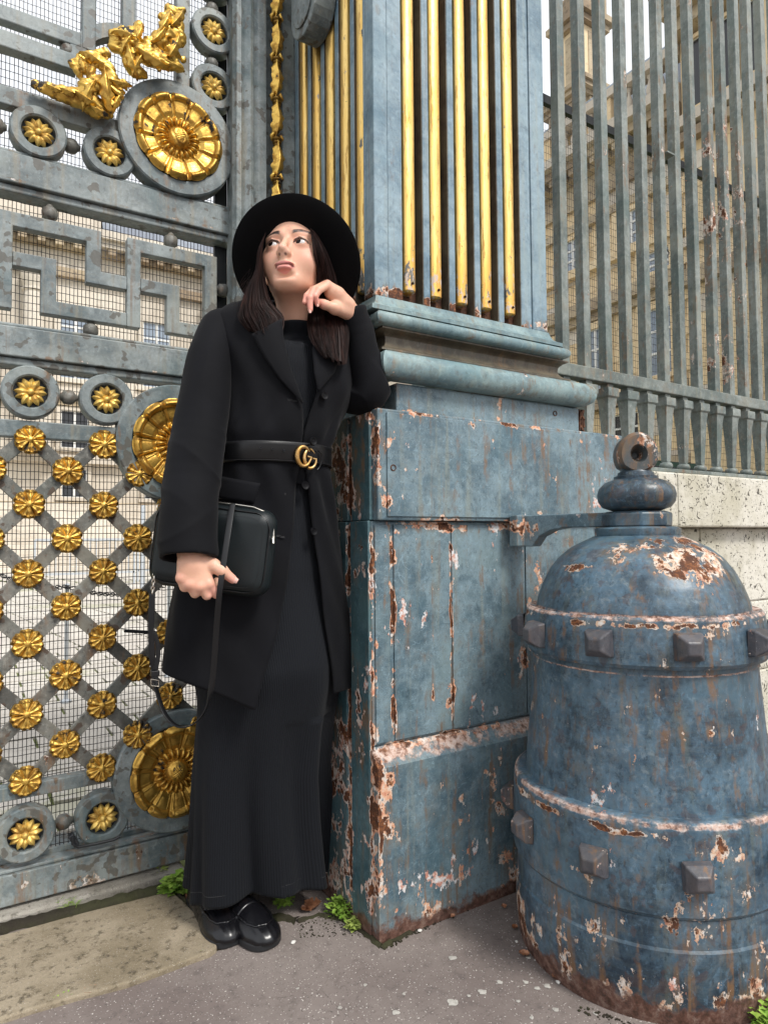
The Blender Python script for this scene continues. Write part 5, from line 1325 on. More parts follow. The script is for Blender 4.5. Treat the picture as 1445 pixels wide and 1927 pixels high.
# nails
m_nail = Mat('nail', rough=.3, color=(.74, .42, .35)).mat
for q, d, r_ in ((at(441, 1091, Y=1.2815), (1, -.2, -.55), .0060), (at(583.5, 585.5, Y=1.2830), (.0, -.1, -1), .0032), (at(597.5, 574, Y=1.2845), (.2, -.1, -1), .0028)):
    d = np.array(d)/np.linalg.norm(d); n_ = CP-q; n_ /= np.linalg.norm(n_); w_ = np.cross(d, n_)
    MB().grid([[q+d*r_*1.25*a+w_*r_*b_*math.sqrt(max(.0, 1-.35*a*a))-n_*(.0022*b_*b_) for b_ in np.linspace(-1, 1, 7)] for a in np.linspace(-1, 1, 7)]).build('nail', m_nail, body, smooth=180)
# eyes
m_sclera = Mat('eye white', rough=.12, color=(.56, .52, .50), spec=.5).mat; m_iris = Mat('brown iris', rough=.12, color=(.008, .004, .003), spec=.12).mat; m_pupil = Mat('pupil', rough=.08, color=(.002, .002, .002), spec=.2).mat
gz = (Lx*-.33+F*.86+U3*.06); gz /= np.linalg.norm(gz); ga = np.cross(gz, U3); ga /= np.linalg.norm(ga); gb = np.cross(ga, gz)
for s_ in (-1, 1):
    c = hl(s_*.031, .0708, 0); b = MB(); r_ = .0139*HS; rs = []; angs = np.concatenate([np.linspace(.02, .20, 3), np.linspace(.21, .485, 4), np.linspace(.50, 3.1, 16)])
    for a in angs: rs.append([c+r_*(gz*math.cos(a)+(ga*math.cos(t)+gb*math.sin(t))*math.sin(a)) for t in np.linspace(0, 2*math.pi, 25)[:-1]])
    b.rings(rs); me = b.mesh('eye', 180)
    for m_ in (m_sclera, m_iris, m_pupil): me.materials.append(m_)
    for p_ in me.polygons:
        v = np.array(p_.center)-c; a = math.acos(max(-1, min(1, v@gz/np.linalg.norm(v)))); p_.material_index = 2 if a < .20 else 1 if a < .49 else 0
    link('eye', me, body)
    b = MB()                                     # lashes
    for i in range(34):
        t = -1+2*i/33; x = s_*.031+.0150*t; z = .0046*math.sqrt(max(0, 1-t*t))+.0002
        p0 = hl(x, .0705+.0152*math.sqrt(max(.05, 1-(t*.95)**2-.08)), z); o_ = (Lx*t*.35+F*.8+U3*.5)*.0023
        b.tube([p0, p0+o_*.6, p0+o_+U3*.0012], [.00030, .00022, .0001], 4)
    b.build('lashes', m_felt, body)

# ---- torso ellipses that dress and coat share
ROWS = [(566, 508, 612, 1.425, .050), (580, 478, 640, 1.43, .066), (596, 425, 655, 1.435, .082), (620, 402, 664, 1.44, .098), (660, 404, 662, 1.44, .110), (700, 412, 655, 1.44, .120), (745, 418, 644, 1.44, .122), (790, 418, 624, 1.44, .108), (850, 412, 605, 1.44, .097),
        (900, 404, 610, 1.46, .103), (950, 390, 615, 1.475, .112), (1050, 346, 625, 1.495, .122), (1150, 320, 635, 1.505, .130), (1230, 307, 641, 1.51, .135), (1330, 292, 648, 1.515, .140)]
tz, tcx, tcy, trx, try_ = [], [], [], [], []
for py, l, r_, Y, ry in ROWS:
    a, b_ = at(l, py, Y=Y), at(r_, py, Y=Y); mid = at((l+r_)/2, py, Y=Y); al = math.atan2(mid[0], mid[1])
    w = (b_[0]-a[0])/2*math.cos(al); rx = math.sqrt(max(1e-6, w*w-(ry*math.sin(al))**2))/math.cos(al)
    tz.append(mid[2]); tcx.append((a[0]+b_[0])/2); tcy.append(Y); trx.append(rx); try_.append(ry)
o = np.argsort(tz); tz = np.array(tz)[o]; T4 = [np.array(q)[o] for q in (tcx, tcy, trx, try_)]
def sect(z, grow=0.0):
    v = [float(np.interp(z, tz, q)) for q in T4]
    v2 = [float(np.interp(z+.02, tz, q)) for q in T4]; v3 = [float(np.interp(z-.02, tz, q)) for q in T4]
    c = [(a*2+b+d)/4 for a, b, d in zip(v, v2, v3)]
    return c[0], c[1], c[2]+grow, c[3]+grow
def tpoint(z, th, grow=0.0):
    cx_, cy_, rx, ry = sect(z, grow); e = .90
    s_, c_ = math.sin(th), math.cos(th)
    return np.array([cx_+rx*math.copysign(abs(s_)**e, s_), cy_-ry*math.copysign(abs(c_)**e, c_), z])
TH = np.linspace(-1.9, 1.9, 160)
def th_at(px, z, grow=0.0):
    pxs = np.array([proj(tpoint(z, t, grow))[0] for t in TH]); k0 = int(np.argmin(pxs)); k1 = int(np.argmax(pxs))
    return float(np.interp(px, pxs[k0:k1+1], TH[k0:k1+1]))
def onbody(px, py, grow=0.0):
    """point of the clothed torso seen at a pixel"""
    z = at(px, py, Y=1.36)[2]
    for _ in range(7):
        p = tpoint(z, th_at(px, z, grow), grow); z = at(px, py, Y=p[1])[2]
    return tpoint(z, th_at(px, z, grow), grow)
def edge_fn(pts):
    pts = sorted(pts, key=lambda q: q[1]); zs = []; ts = []
    for px, py in pts:
        p = onbody(px, py, .012); zs.append(p[2]); ts.append(th_at(px, p[2], .012))
    zs, ts = np.array(zs)[::-1], np.array(ts)[::-1]
    return lambda z: float(np.interp(z, zs, ts))
eR = edge_fn([(505, 580), (518, 605), (532, 640), (546, 693), (568, 756), (571, 800), (569, 850), (560, 900), (556, 950), (546, 1050), (524, 1180), (481, 1328)])
eL = edge_fn([(612, 580), (606, 605), (588, 656), (592, 703), (597, 733), (589, 763), (573, 812), (571, 850), (576, 900), (584, 950), (598, 1050), (614, 1160), (637, 1290)])
zh, zt_ = .555, float(at(560, 597, Y=1.43)[2])
ZB = float(onbody(520, 849, .017)[2])
def wrinkle(z, th): return wrinkle0(z, th)*(1-math.exp(-((z-ZB)/.034)**4))-.002*math.exp(-((z-ZB)/.03)**2)
def wrinkle0(z, th):
    w = .0050*math.exp(-((z-1.02)/.07)**2)*math.sin(th*11+z*16)+.0060*math.exp(-((z-1.155)/.075)**2)*abs(math.sin(th*5.5-z*12+1))**.6+.0035*math.exp(-((z-1.27)/.07)**2)*math.sin(z*38+th*5)*math.exp(-((th-.9)/.5)**2)
    w += max(0, (.98-z))*.030*math.sin(th*5+1.1)+.0015*math.sin(th*13+z*40)
    return w
G = []
for k in range(110):
    v = k/109; z = zt_-(zt_-zh)*v; row = []; zs0 = z
    tl, tr = eL(z), eR(z)
    if z < .95: tl -= 0.0
    lap = sm(np.array([z]), 1.0, 1.12)[0]*0
    for i in range(150):
        th = tl+(2*math.pi+tr-tl)*i/149
        z = zs0+.085*v**3*min(1, max(0, (-math.sin(th)-.25)/.75))
        row.append(tpoint(z, th, .012+wrinkle(z, th)))
    G.append(row)
coat = MB().grid(G).build('coat', m_coat, person, smooth=180, solid=.003, off=1)
# under-flap so the coat stays closed at the waist
G = []
for k in range(40):
    z = zt_-.20-(.42)*k/39; row = []
    for i in range(24):
        a, b_ = eR(z)-.35, eL(z)+.05; th = a+(b_-a)*i/23
        row.append(tpoint(z, th, .007+wrinkle(z, th)*.9))
    if 1.035 < z < 1.165: G.append(row)
if len(G) > 1: MB().grid(G).build('coat_facing', m_coat, coat, smooth=180)
# lapels: double layer turned over the front
def lapel(inner, outer, g0):
    n = 26; G = []
    def along(pts, t):
        pts = np.array(pts, float); d = np.concatenate([[0], np.cumsum(np.linalg.norm(np.diff(pts, axis=0), axis=1))]); d /= d[-1]
        return np.array([np.interp(t, d, pts[:, 0]), np.interp(t, d, pts[:, 1])])
    for i in range(n+1):
        a, b_ = along(inner, i/n), along(outer, i/n); row = []
        for j in range(9):
            s_ = j/8; q = a+(b_-a)*s_
            row.append(onbody(q[0], q[1], g0+.004+.010*math.sin(min(1, s_*1.3)*1.57)*(1-.6*s_)*(1-i/n*.6)))
        G.append(row)
    return MB().grid(G).build('lapel', m_coat, coat, smooth=180, solid=.0025, off=0)
lapel([(530, 600), (534, 640), (547, 693), (570, 757)], [(474, 629), (496, 670), (526, 713), (569, 759)], .016)
lapel([(592, 640), (588, 660), (591, 703), (598, 734)], [(640, 655), (637, 680), (630, 700), (600, 735)], .016)
# pocket flap, buttons, buttonholes
G = [[onbody(px, py+(np.interp(px, [402, 490], [0, 18])*0), .019-.003*(j == 0)) for px in np.linspace(398, 490-j*2.4, 14)] for j, py in enumerate(np.linspace(0, 1, 6))]
G = []
for j in range(7):
    v = j/6; row = []
    for i in range(15):
        u = i/14; top = np.array([398+92*u, 893+17*u]); bot = np.array([398+80*u, 936+15*u-3*u*u])
        q = top+(bot-top)*v; row.append(onbody(q[0], q[1], .0165+.003*math.sin(v*3.1)))
    G.append(row)
MB().grid(G).build('pocket_flap', m_coat, coat, smooth=180, solid=.003, off=0)
m_btn = Mat('black horn button', rough=.45, color=(.003, .003, .004), spec=.2).mat
bt = MB().lathe([(1e-4, .0035), (.005, .0030), (.0065, .0042), (.0085, .0045), (.0095, .003), (.0098, 0)], n=24, cap=False)
for i in (-1, 1): bt.lathe([(1e-4, .0040), (.0012, .0040), (.0014, .0030)], c=(i*.0022, 0, 0), n=6, cap=False)
me_btn = bt.mesh('button', 50); me_btn.materials.append(m_btn)
for px, py in ((609, 745), (588, 831), (573, 914), (589, 1000)):
    p = onbody(px, py, .018+(.004 if py == 831 else 0)); cx_, cy_, rx, ry = sect(p[2]); nrm = np.array([(p[0]-cx_)/rx**2, (p[1]-cy_)/ry**2, 0]); nrm /= np.linalg.norm(nrm)
    o = bpy.data.objects.new('button', me_btn); COL.objects.link(o); attach(o, coat); o.location = p+nrm*.001; o.rotation_euler = Vector(nrm).to_track_quat('Z', 'Y').to_euler()
m_thread = Mat('black thread', rough=.6, color=(.014, .014, .016)).mat
for px, py in ((550, 752), (530, 927), (527, 1008)):
    b = MB()
    for q in range(2): b.tube([onbody(px-9+i*3.0, py-1.5+q*2.2+i*.7+(.8*math.sin(i*2)), .0155) for i in range(7)], .0006, 5)
    b.build('buttonhole', m_thread, coat, smooth=60)
# belt and buckle
G = []
zb1 = float(onbody(520, 829, .017)[2]); zb0 = float(onbody(520, 869, .017)[2])
for k in range(7):
    v = k/6; row = []
    for i in range(140):
        th = -math.pi+2*math.pi*i/139; z = zb1-(zb1-zb0)*v
        row.append(tpoint(z, th, .015+.0015*math.sin(v*math.pi)+.0005*(k in (0, 6))))
    G.append(row)
belt = MB().grid(G).build('belt', m_leather, person, smooth=180, solid=.003, off=1)
for v in (.08, .92):
    b = MB(); b.tube([tpoint(zb1-(zb1-zb0)*v, th, .0192) for th in np.linspace(-1.6, 1.5, 120)], .0006, 4); b.build('stitching', m_thread, belt, smooth=60)
for px, py in ((491, 843), (513, 845), (535, 848)):
    p = onbody(px, py, .0192); MB().lathe([(.0012, .0), (.0022, .001), (.0030, 0)], c=p, axis='y', n=12, cap=False).build('belt_hole', m_black, belt, smooth=60)
bk = thing  # (the buckle is a part)
pc = onbody(576, 861, .021); cx_, cy_, rx, ry = sect(pc[2]); nrm = np.array([(pc[0]-cx_)/rx**2, (pc[1]-cy_)/ry**2, 0]); nrm /= np.linalg.norm(nrm)
nrm = nrm*.8+np.array([-.3, -.8, 0])*.35; nrm /= np.linalg.norm(nrm); ur = np.cross(np.array([0, 0, 1.]), nrm)
def bq(x, y, d=0.0):                                   # buckle units from the close-up: pixels of a 14.45x view
    return pc+(ur*(x-500)+np.array([0, 0, 1.])*(880-y)*1.0)/14.45/870.0*1.0+nrm*d
tilt = lambda x, y: (x, y)
def gtube(pts, rr, d0, d1, cap=True):
    P_ = []
    pts = np.array(pts, float); n = len(pts)
    tt = np.linspace(0, n-1, n*5)
    xs_, ys_ = np.interp(tt, range(n), pts[:, 0]), np.interp(tt, range(n), pts[:, 1])
    ker = np.array([1, 2, 3, 2, 1])/9.; xs2 = np.convolve(np.pad(xs_, 2, 'edge'), ker, 'valid'); ys2 = np.convolve(np.pad(ys_, 2, 'edge'), ker, 'valid')
    path = [bq(x, y, d0+(d1-d0)*i/len(xs2)) for i, (x, y) in enumerate(zip(xs2, ys2))]
    return MB().tube(path, [r_ for r_ in np.interp(np.linspace(0, 1, len(path)), np.linspace(0, 1, len(rr)), np.array(rr)*1.22)], 10).build('buckle', m_brass, belt, smooth=60)
us = 1/14.45/870
def arc(cx_, cy_, rx, ry, a0, a1, n=16): return [(cx_+rx*math.cos(R(a)), cy_+ry*math.sin(R(a))) for a in np.linspace(a0, a1, n)]
# first letter G, then the second one set behind and to its right
gtube(arc(405, 860, 205, 270, -30, -330, 26)+[(640, 900)], [r_*us for r_ in (14, 30, 44, 50, 56, 58, 56, 50, 44, 38, 30, 26)], .004, .004)
gtube([(510, 850), (580, 868), (655, 885)], [24*us, 24*us, 26*us], .004, .004)
gtube(arc(600, 915, 200, 275, -35, -90, 8), [r_*us for r_ in (8, 20, 34)], .001, .001)
gtube(arc(610, 900, 175, 250, -110, -225, 12), [r_*us for r_ in (30, 48, 50, 40)], .001, .001)
gtube(arc(610, 910, 200, 265, 110, 15, 10)+[(805, 925)], [r_*us for r_ in (34, 40, 32, 28)], .001, .001)
gtube([(695, 890), (760, 908), (825, 920)], [22*us, 24*us, 26*us], .001, .001)
b = MB(); b.tube([onbody(598, 848, .0215), onbody(604.5, 853, .021), onbody(605, 866, .0205), onbody(602, 878, .0205), onbody(597, 884, .021)], .0012, 6); b.build('belt_loop', m_leather, belt, smooth=60)

# ---- dress: turtle neck, chest, skirt down to the hem with deep folds
hemc = (at(352, 1665, Z=.085), at(470, 1688, Z=.078), at(596, 1704, Z=.070), at(626, 1676, Z=.085))
HC = np.array([.655, 1.535]); 
def dress_row(z):
    if z > .84:
        cx_, cy_, rx, ry = sect(z, -.004); return cx_, cy_, rx, ry
    t = max(0, (.62-z)/.55)
    a = sect(max(z, .62), -.006); 
    pyh = [1290, 1370, 1450, 1530, 1600, 1690]; lp = [368, 364, 360, 358, 355, 352]; rp = [634, 620, 613, 616, 621, 627]
    Yd = 1.50+.11*t; py = max(1290, proj((.64, Yd, z))[1])
    l, r_ = np.interp(py, pyh, lp), np.interp(py, pyh, rp); A, B_ = at(l, py, Y=Yd), at(r_, py, Y=Yd)
    al = math.atan2((A[0]+B_[0])/2, Yd); ry = .125-.02*math.sin(t*3.1); w = (B_[0]-A[0])/2*math.cos(al)
    rx = math.sqrt(max(1e-6, w*w-(ry*math.sin(al))**2))/math.cos(al); cx_ = (A[0]+B_[0])/2
    s_ = min(1, (.84-z)/.30); s_ = s_*s_*(3-2*s_)
    return cx_*s_+a[0]*(1-s_), Yd*s_+a[1]*(1-s_), rx*s_+(a[2])*(1-s_), ry*s_+a[3]*(1-s_)
b = MB(); rs = []; NT = 220; zl = list(np.linspace(1.418, 1.37, 10))+list(np.linspace(1.355, .62, 60))+list(np.linspace(.60, .075, 70)); uvr = []
for z in zl:
    if z > 1.365:
        nc = nb+(hl(0, -.018, -.075)-nb)*min(1, max(0, (z-nb[2])/(H0[2]-.06-nb[2]))); cx_, cy_, rx, ry = nc[0], nc[1], .0580+.02*max(0, (1.385-z))/.02, .0580+.012*max(0, (1.385-z))/.02
    else: cx_, cy_, rx, ry = dress_row(z)
    t = max(0, (.70-z)/.62); ring = []
    for i in range(NT):
        th = 2*math.pi*i/NT
        f = t**1.6*(.020*math.sin(th*5+.5)+.012*math.sin(th*9+2.0+z*2)+.004*math.sin(th*17))+.0025*math.sin(th*7+z*9)*(z < 1.3)
        if z < .5: f += t*.024*math.exp(-((th-.50)/.16)**2)-t*.020*math.exp(-((th-.86)/.13)**2)-.012*t*math.exp(-((th-.12)/.20)**2)
        dz = .0
        ring.append((cx_+(rx+f)*math.sin(th), cy_-(ry+f)*math.cos(th), z+(-.010*math.sin(th*2-.8))*t**4))
    rs.append(ring)
b.rings(rs, cap=False); me = b.mesh('dress', 180)
uvl = me.uv_layers.new(name='UVMap'); uv = np.zeros(len(me.loops)*2); vi = np.zeros(len(me.loops), int); me.loops.foreach_get('vertex_index', vi)
uu = (vi % NT)/NT; ring_i = vi//NT
fl = np.zeros(len(me.polygons), int); 
for p_ in me.polygons:
    ids = [vi[l] % NT for l in p_.loop_indices]
    if max(ids)-min(ids) > NT/2:
        for l in p_.loop_indices:
            if vi[l] % NT < NT/2: uu[l] += 1
uv[0::2] = uu; uv[1::2] = ring_i/len(rs); uvl.data.foreach_set('uv', uv)
me.materials.append(m_rib); dress = link('dress', me, person, solid=.002)
hem = MB(); hem.tube([tuple(np.array(rs[-5][i])+np.array([0, 0, 0])+(np.array(rs[-5][i])-np.array([np.mean([q[0] for q in rs[-5]]), np.mean([q[1] for q in rs[-5]]), rs[-5][i][2]]))*.012) for i in range(NT)]+[rs[-5][0]], .0007, 5)
hem.build('hem_stitching', m_thread, dress, smooth=60)
# neck collar band
ncz = 1.425
MB()

# ---- sleeves
def sleeve(name, pts, rr, cuff_dir, dispf, flat=None):
    Q = Sdf(); K = len(pts); fp, fr = [], []
    for t in np.linspace(0, K-1, (K-1)*4+1):
        k = min(K-2, int(t)); u = t-k; e = [np.append(pts[min(K-1, max(0, k+o_))], rr[min(K-1, max(0, k+o_))]) for o_ in (-1, 0, 1, 2)]
        w = .5*((2*e[1])+(e[2]-e[0])*u+(2*e[0]-5*e[1]+4*e[2]-e[3])*u*u+(3*e[1]-e[0]-3*e[2]+e[3])*u**3); fp.append(w[:3]); fr.append(w[3])
    for i in range(len(fp)-1): Q.cap(fp[i], fp[i+1], fr[i], fr[i+1], .004)
    c, d = pts[-1], cuff_dir/np.linalg.norm(cuff_dir); rc = rr[-1]
    Q.box(c+d*.10, (.12, .10, .12), .001, .002, rot_axes(d, (0, 1, 0)), '-')
    Q.cap(c-d*.035, c+d*.06, rc-.010, rc-.008, .003, '-')
    ps = np.array(pts); m_ = max(rr)+.02; lo, hi = ps.min(0)-m_, ps.max(0)+m_
    me = Q.mesh(name, tuple(lin(lo[i], hi[i], .0034) for i in range(3)), dispf); me.materials.append(m_coat); return link(name, me, coat)
rp = C((428, 612, 1.440), (411, 620, 1.435), (399, 665, 1.425), (391, 710, 1.418), (381, 780, 1.408), (368, 860, 1.385), (358, 940, 1.357), (355, 1000, 1.338), (355, 1050, 1.326))
def dR(P):
    fold = lambda ph: 1-np.abs(np.sin(ph))**.55*1.0
    return -.0055*fold(P[:, 2]*26+P[:, 0]*24)*np.exp(-((P[:, 2]-1.07)/.07)**2)-.0042*fold(P[:, 2]*34-P[:, 0]*22+1)*np.exp(-((P[:, 2]-.93)/.05)**2)-.003*fold(P[:, 2]*14-P[:, 0]*40+2)*np.exp(-((P[:, 2]-1.30)/.08)**2)+.0008*np.sin(P[:, 2]*40+P[:, 1]*50)
sleeve('sleeve', rp, (.034, .040, .047, .0505, .0545, .0560, .055, .0555, .0560), rp[-1]-rp[-2], dR)
lp_ = C((628, 660, 1.455), (640, 700, 1.445), (662, 735, 1.405), (694, 738, 1.360), (688, 698, 1.350), (677, 640, 1.340), (663, 579, 1.330))
def dL(P): return -.0065*(1-np.abs(np.sin(P[:, 2]*34+P[:, 0]*30))**.55)*np.exp(-((P[:, 2]-1.27)/.05)**2)+.0015*np.sin(P[:, 2]*50-P[:, 0]*90)
sleeve('sleeve', lp_, (.046, .054, .054, .0445, .0435, .0375, .0318), rp[-1]*0+(lp_[-1]-lp_[-2]), dL)
m_ = None

# ---- hat
tb = R(42)
hn = U3*math.cos(tb)-F*math.sin(tb); hv = F*math.cos(tb)+U3*math.sin(tb); hh = Lx
Pf = hl(.0, .073, .0455); HCn = Pf-hv*.079
b = MB(); rs = []
pr_ = [(.075, -.001), (.085, -.0005), (.100, -.003), (.122, -.003), (.142, .001), (.1475, .004), (.1475, .0075), (.142, .005), (.122, .001), (.100, .001), (.088, .004), (.086, .03), (.084, .07), (.078, .105), (.06, .118), (.03, .116), (.001, .110)]
for r_, h in pr_:
    rs.append([HCn+(hh*math.cos(t)*1.02+hv*math.sin(t))*r_+hn*(h+.0) for t in np.linspace(0, 2*math.pi, 97)[:-1]])
b.rings(rs, cap=False)
hat = b.build('hat', m_felt, person, smooth=50, recalc=True)
MB().rings([[HCn+(hh*math.cos(t)*1.02+hv*math.sin(t))*.0855+hn*h for t in np.linspace(0, 2*math.pi, 65)[:-1]] for h in (.006, .03)], cap=False).build('hat_band', m_leather, hat, smooth=60)

# ---- hair: an inner mass and many strands
rg = random.Random(3)
def cat(P_, t):
    K = len(P_); k = min(K-2, int(t)); u = t-k; p0, p1, p2, p3 = P_[max(0, k-1)], P_[k], P_[k+1], P_[min(K-1, k+2)]
    return .5*((2*p1)+(p2-p0)*u+(2*p0-5*p1+4*p2-p3)*u*u+(3*p1-p0-3*p2+p3)*u**3)
def hairlock(outer, inner, nst, seed, depth, yoff=0):
    g_ = random.Random(seed); b = MB()
    outer, inner = [np.array(q, float) for q in outer], [np.array(q, float) for q in inner]
    K = len(outer)
    for _ in range(nst):
        s_ = g_.random(); dd = g_.random(); wob = g_.uniform(-1, 1); ph = g_.uniform(0, 6); cut = g_.uniform(.90, 1.0)
        pts = []
        for i in range(22):
            t = i/21*cut*(K-1); a = cat(outer, t); c = cat(inner, t)
            q = a*(1-s_)+c*s_; n_ = t/(K-1)
            bulge = math.sin(math.pi*s_)
            cl = math.floor(s_*13); px, py = q[0]+wob*2.6*n_*math.sin(n_*5+ph)+2.2*n_*math.sin(cl*2.1+n_*4), q[1]+((cl*37) % 7-3)*1.3*n_*n_
            pts.append(at(px, py, Y=q[2]-depth*bulge*.6+depth*(dd**.7)*.9))
        r_ = g_.uniform(.0003, .0008)
        b.tube(pts, [r_*(1-.5*max(0, i/21-.8)/.2) for i in range(22)], 3, cap=False)
    return b
def hairmass(outer, inner, depth, parent):
    G = []; outer, inner = np.array(outer, float), np.array(inner, float); K = len(outer)
    for i in range(30):
        t = i/29*(K-1)*.985; a = cat(outer, t); c = cat(inner, t); row = []
        for j in range(25):
            s_ = j/24; q = a*(1-s_)+c*s_; row.append(at(q[0], q[1]-4*(i == 29)*abs(math.sin(j*1.7)), Y=q[2]-depth*math.sin(math.pi*s_)*.55+.006+.0016*math.sin(s_*38+i*.12)))
        G.append(row)
    MB().grid(G).build('hair', m_hair, parent, smooth=180)
oL = [(499, 442, 1.350), (486, 470, 1.358), (480, 510, 1.368), (463, 545, 1.370), (452, 582, 1.362), (449, 602, 1.352), (470, 626, 1.340)]
iL = [(500, 438, 1.343), (494, 465, 1.347), (494, 500, 1.350), (499, 535, 1.352), (509, 568, 1.345), (534, 598, 1.330), (530, 630, 1.325)]
oR = [(590, 434, 1.300), (607, 452, 1.316), (627, 485, 1.325), (643, 540, 1.335), (653, 590, 1.335), (656, 640, 1.305), (652, 690, 1.283)]
iR = [(584, 430, 1.293), (587, 450, 1.286), (590, 480, 1.283), (597, 525, 1.302), (580, 590, 1.345), (583, 635, 1.305), (606, 668, 1.285)]
hairmass(oL, iL, .030, body); hairmass(oR, iR, .022, body)
hairL = hairlock(oL, iL, 2100, 5, .030); hairL.build('hair', m_hair, body, smooth=180)
hairR = hairlock(oR, iR, 1900, 9, .022); hairR.build('hair', m_hair, body, smooth=180)
# few wisps at the outer edge
b = MB()
for i in range(34):
    x0 = rg.uniform(462, 476); k_a = rg.uniform(4, 20); y0_ = rg.uniform(505, 560); L_h = rg.uniform(40, 75); pts = [at(x0-k_a*math.sin(t*2.2)-6*t, y0_+L_h*t, Y=1.368) for t in np.linspace(0, 1, 10)]; b.tube(pts, .00022, 3, cap=False)
b.build('hair', m_hair, body, smooth=180)
# dark scalp hair under the hat, behind the face
Q = Sdf(); Q.ell(hl(0.004, -.035, .045), np.array([.076, .088, .075])*HS, .01, HR); Q.cap(hl(.050, -.028, -.02), hl(.048, -.035, -.09), .026, .026, .02)
cs_ = H0; me = Q.mesh('hair', (lin(cs_[0]-.14, cs_[0]+.16, .004), lin(cs_[1]-.14, cs_[1]+.16, .004), lin(cs_[2]-.17, cs_[2]+.15, .004))); me.materials.append(m_hair); link('hair', me, body)

# ---- loafers
def loafer(T, d, L_=.262):
    s_ = np.array([d[1], -d[0], 0]); Q = Sdf(); up_ = np.array([0, 0, 1.])
    def q(u, w, z): return T+d*u+s_*w+up_*z
    Rm = np.array([s_, d, up_])
    Q.ell(q(.052, 0, .018), (.044, .058, .030), .02, Rm); Q.ell(q(.105, .0, .022), (.041, .060, .043), .03, Rm); Q.ell(q(.165, 0, .024), (.035, .055, .050), .03, Rm); Q.ell(q(.215, 0, .025), (.033, .042, .048), .03, Rm)
    Q.cap(q(.15, 0, .045), q(.20, 0, .055), .030, .030, .02)
    Q.ell(q(.185, 0, .085), (.024, .045, .030), .010, Rm, '-')
    Q.box(q(.12, 0, -.04), (.1, .2, .0545), .001, .002, Rm, '-')
    c = q(.13, 0, .04); me = Q.mesh('loafer', (lin(c[0]-.11, c[0]+.11, .0025), lin(c[1]-.17, c[1]+.17, .0025), lin(0.0, .12, .0025)),
        lambda P: .0007*np.sin(((P-T)@s_)*420)*np.exp(-((((P-T)@d)-.020)/.018)**2)+.0006*np.sin(((P-T)@d)*260+((P-T)@s_)*50)*np.exp(-((((P-T)@d)-.10)/.02)**2))
    me.materials.append(m_shoe); o = link('loafer', me, person)
    out = [(.002, 0), (.006, .022), (.022, .038), (.05, .0455), (.085, .0445), (.13, .0365), (.18, .0335), (.225, .034), (.252, .024), (.262, 0)]
    poly = [(u, w) for u, w in out]+[(u, -w) for u, w in out[-2:0:-1]]
    P_ = []; n = len(poly)
    pts = []
    for i in range(n):
        for j in range(4):
            t = j/4; p0, p1, p2, p3 = [np.array(poly[(i+e) % n]) for e in (-1, 0, 1, 2)]
            pts.append(.5*((2*p1)+(p2-p0)*t+(2*p0-5*p1+4*p2-p3)*t*t+(3*p1-p0-3*p2+p3)*t**3))
    b = MB(); b.rings([[q(u, w*1.0, z) for u, w in pts] for z in (.0005, .0165)]); b.build('sole', m_sole, o, recalc=True, bevel=.003)
    def top(u, w, off=.0008):
        zs_ = np.linspace(.10, .012, 120); P2 = np.array([q(u, w, z) for z in zs_]); D = Q.ev(P2); k = np.argmax(D < 0) if (D < 0).any() else -1
        return q(u, w, zs_[k]+off)
    seam = [(.115, -.033), (.085, -.034), (.055, -.031), (.034, -.022), (.024, 0), (.034, .022), (.055, .031), (.085, .034), (.115, .033)]
    fine = [np.array([np.interp(t, range(9), [a[0] for a in seam]), np.interp(t, range(9), [a[1] for a in seam])]) for t in np.linspace(0, 8, 60)]
    MB().tube([top(*f_, off=.0015) for f_ in fine], [.0026+.0007*math.sin(i*2.2) for i in range(60)], 6).build('apron_seam', m_shoe, o, smooth=60)
    G = [[top(u, w, .0022 if 0 < i < 5 else .0008) for w in np.linspace(-.040, .040, 22)] for i, u in enumerate(np.linspace(.092, .124, 6))]
    MB().grid(G).build('saddle_strap', m_shoe, o, smooth=180, solid=.0015, off=0)
    return o
m_shoe = Mat('polished black leather', rough=.27, color=(.005, .005, .0065), spec=.5).mat; m_sole = Mat('black rubber sole', rough=.55, color=(.014, .015, .017)).mat
loafer(T1, dS1); loafer(T2, dS2)

# ================================================================== handbag (held, so a thing of its own)
bagc = at(400, 1030, Y=1.382)
bag = thing('handbag', 'small dark green black leather handbag held under her right hand', 'handbag', tuple(bagc))
bd = np.array([.80, -.60, -.13]); bd /= np.linalg.norm(bd); bn = np.array([.60, .80, 0])*-1.0
if bn@np.array([-.4, -1, 0]) < 0: bn = -bn
bu = np.cross(bd, bn); bu = bu*(1 if bu[2] > 0 else -1); Rb = np.array([bd, bn, bu])
Q = Sdf(); Q.box(bagc+bd*.003, (.130, .034, .092), .033, .001, Rb)
me = Q.mesh('shell', tuple(lin(bagc[i]-.17, bagc[i]+.17, .003) for i in range(3)), lambda P: .0009*np.sin(((P-bagc)@bd)*45+2)*np.sin(((P-bagc)@np.array([0, 0, 1.]))*38)); me.materials.append(m_bagl); link('shell', me, bag)
def bp(u, v, w=.0345): return bagc+bd*u+bu*v+bn*w
def rrect(hu, hv_, r_, n=9):
    P_ = []
    for cx_, cy_, a0 in ((hu-r_, hv_-r_, 0), (-hu+r_, hv_-r_, 90), (-hu+r_, -hv_+r_, 180), (hu-r_, -hv_+r_, 270)):
        P_ += [(cx_+r_*math.cos(R(a0+90*i/n)), cy_+r_*math.sin(R(a0+90*i/n))) for i in range(n+1)]
    return P_+[P_[0]]
MB().tube([bp(u+.003, v, .0262) for u, v in rrect(.1215, .0835, .038)], .0016, 6, cap=False).build('piping', m_leather, bag, smooth=60)
b = MB()
sr = rrect(.111, .073, .032, 22); cum = 0
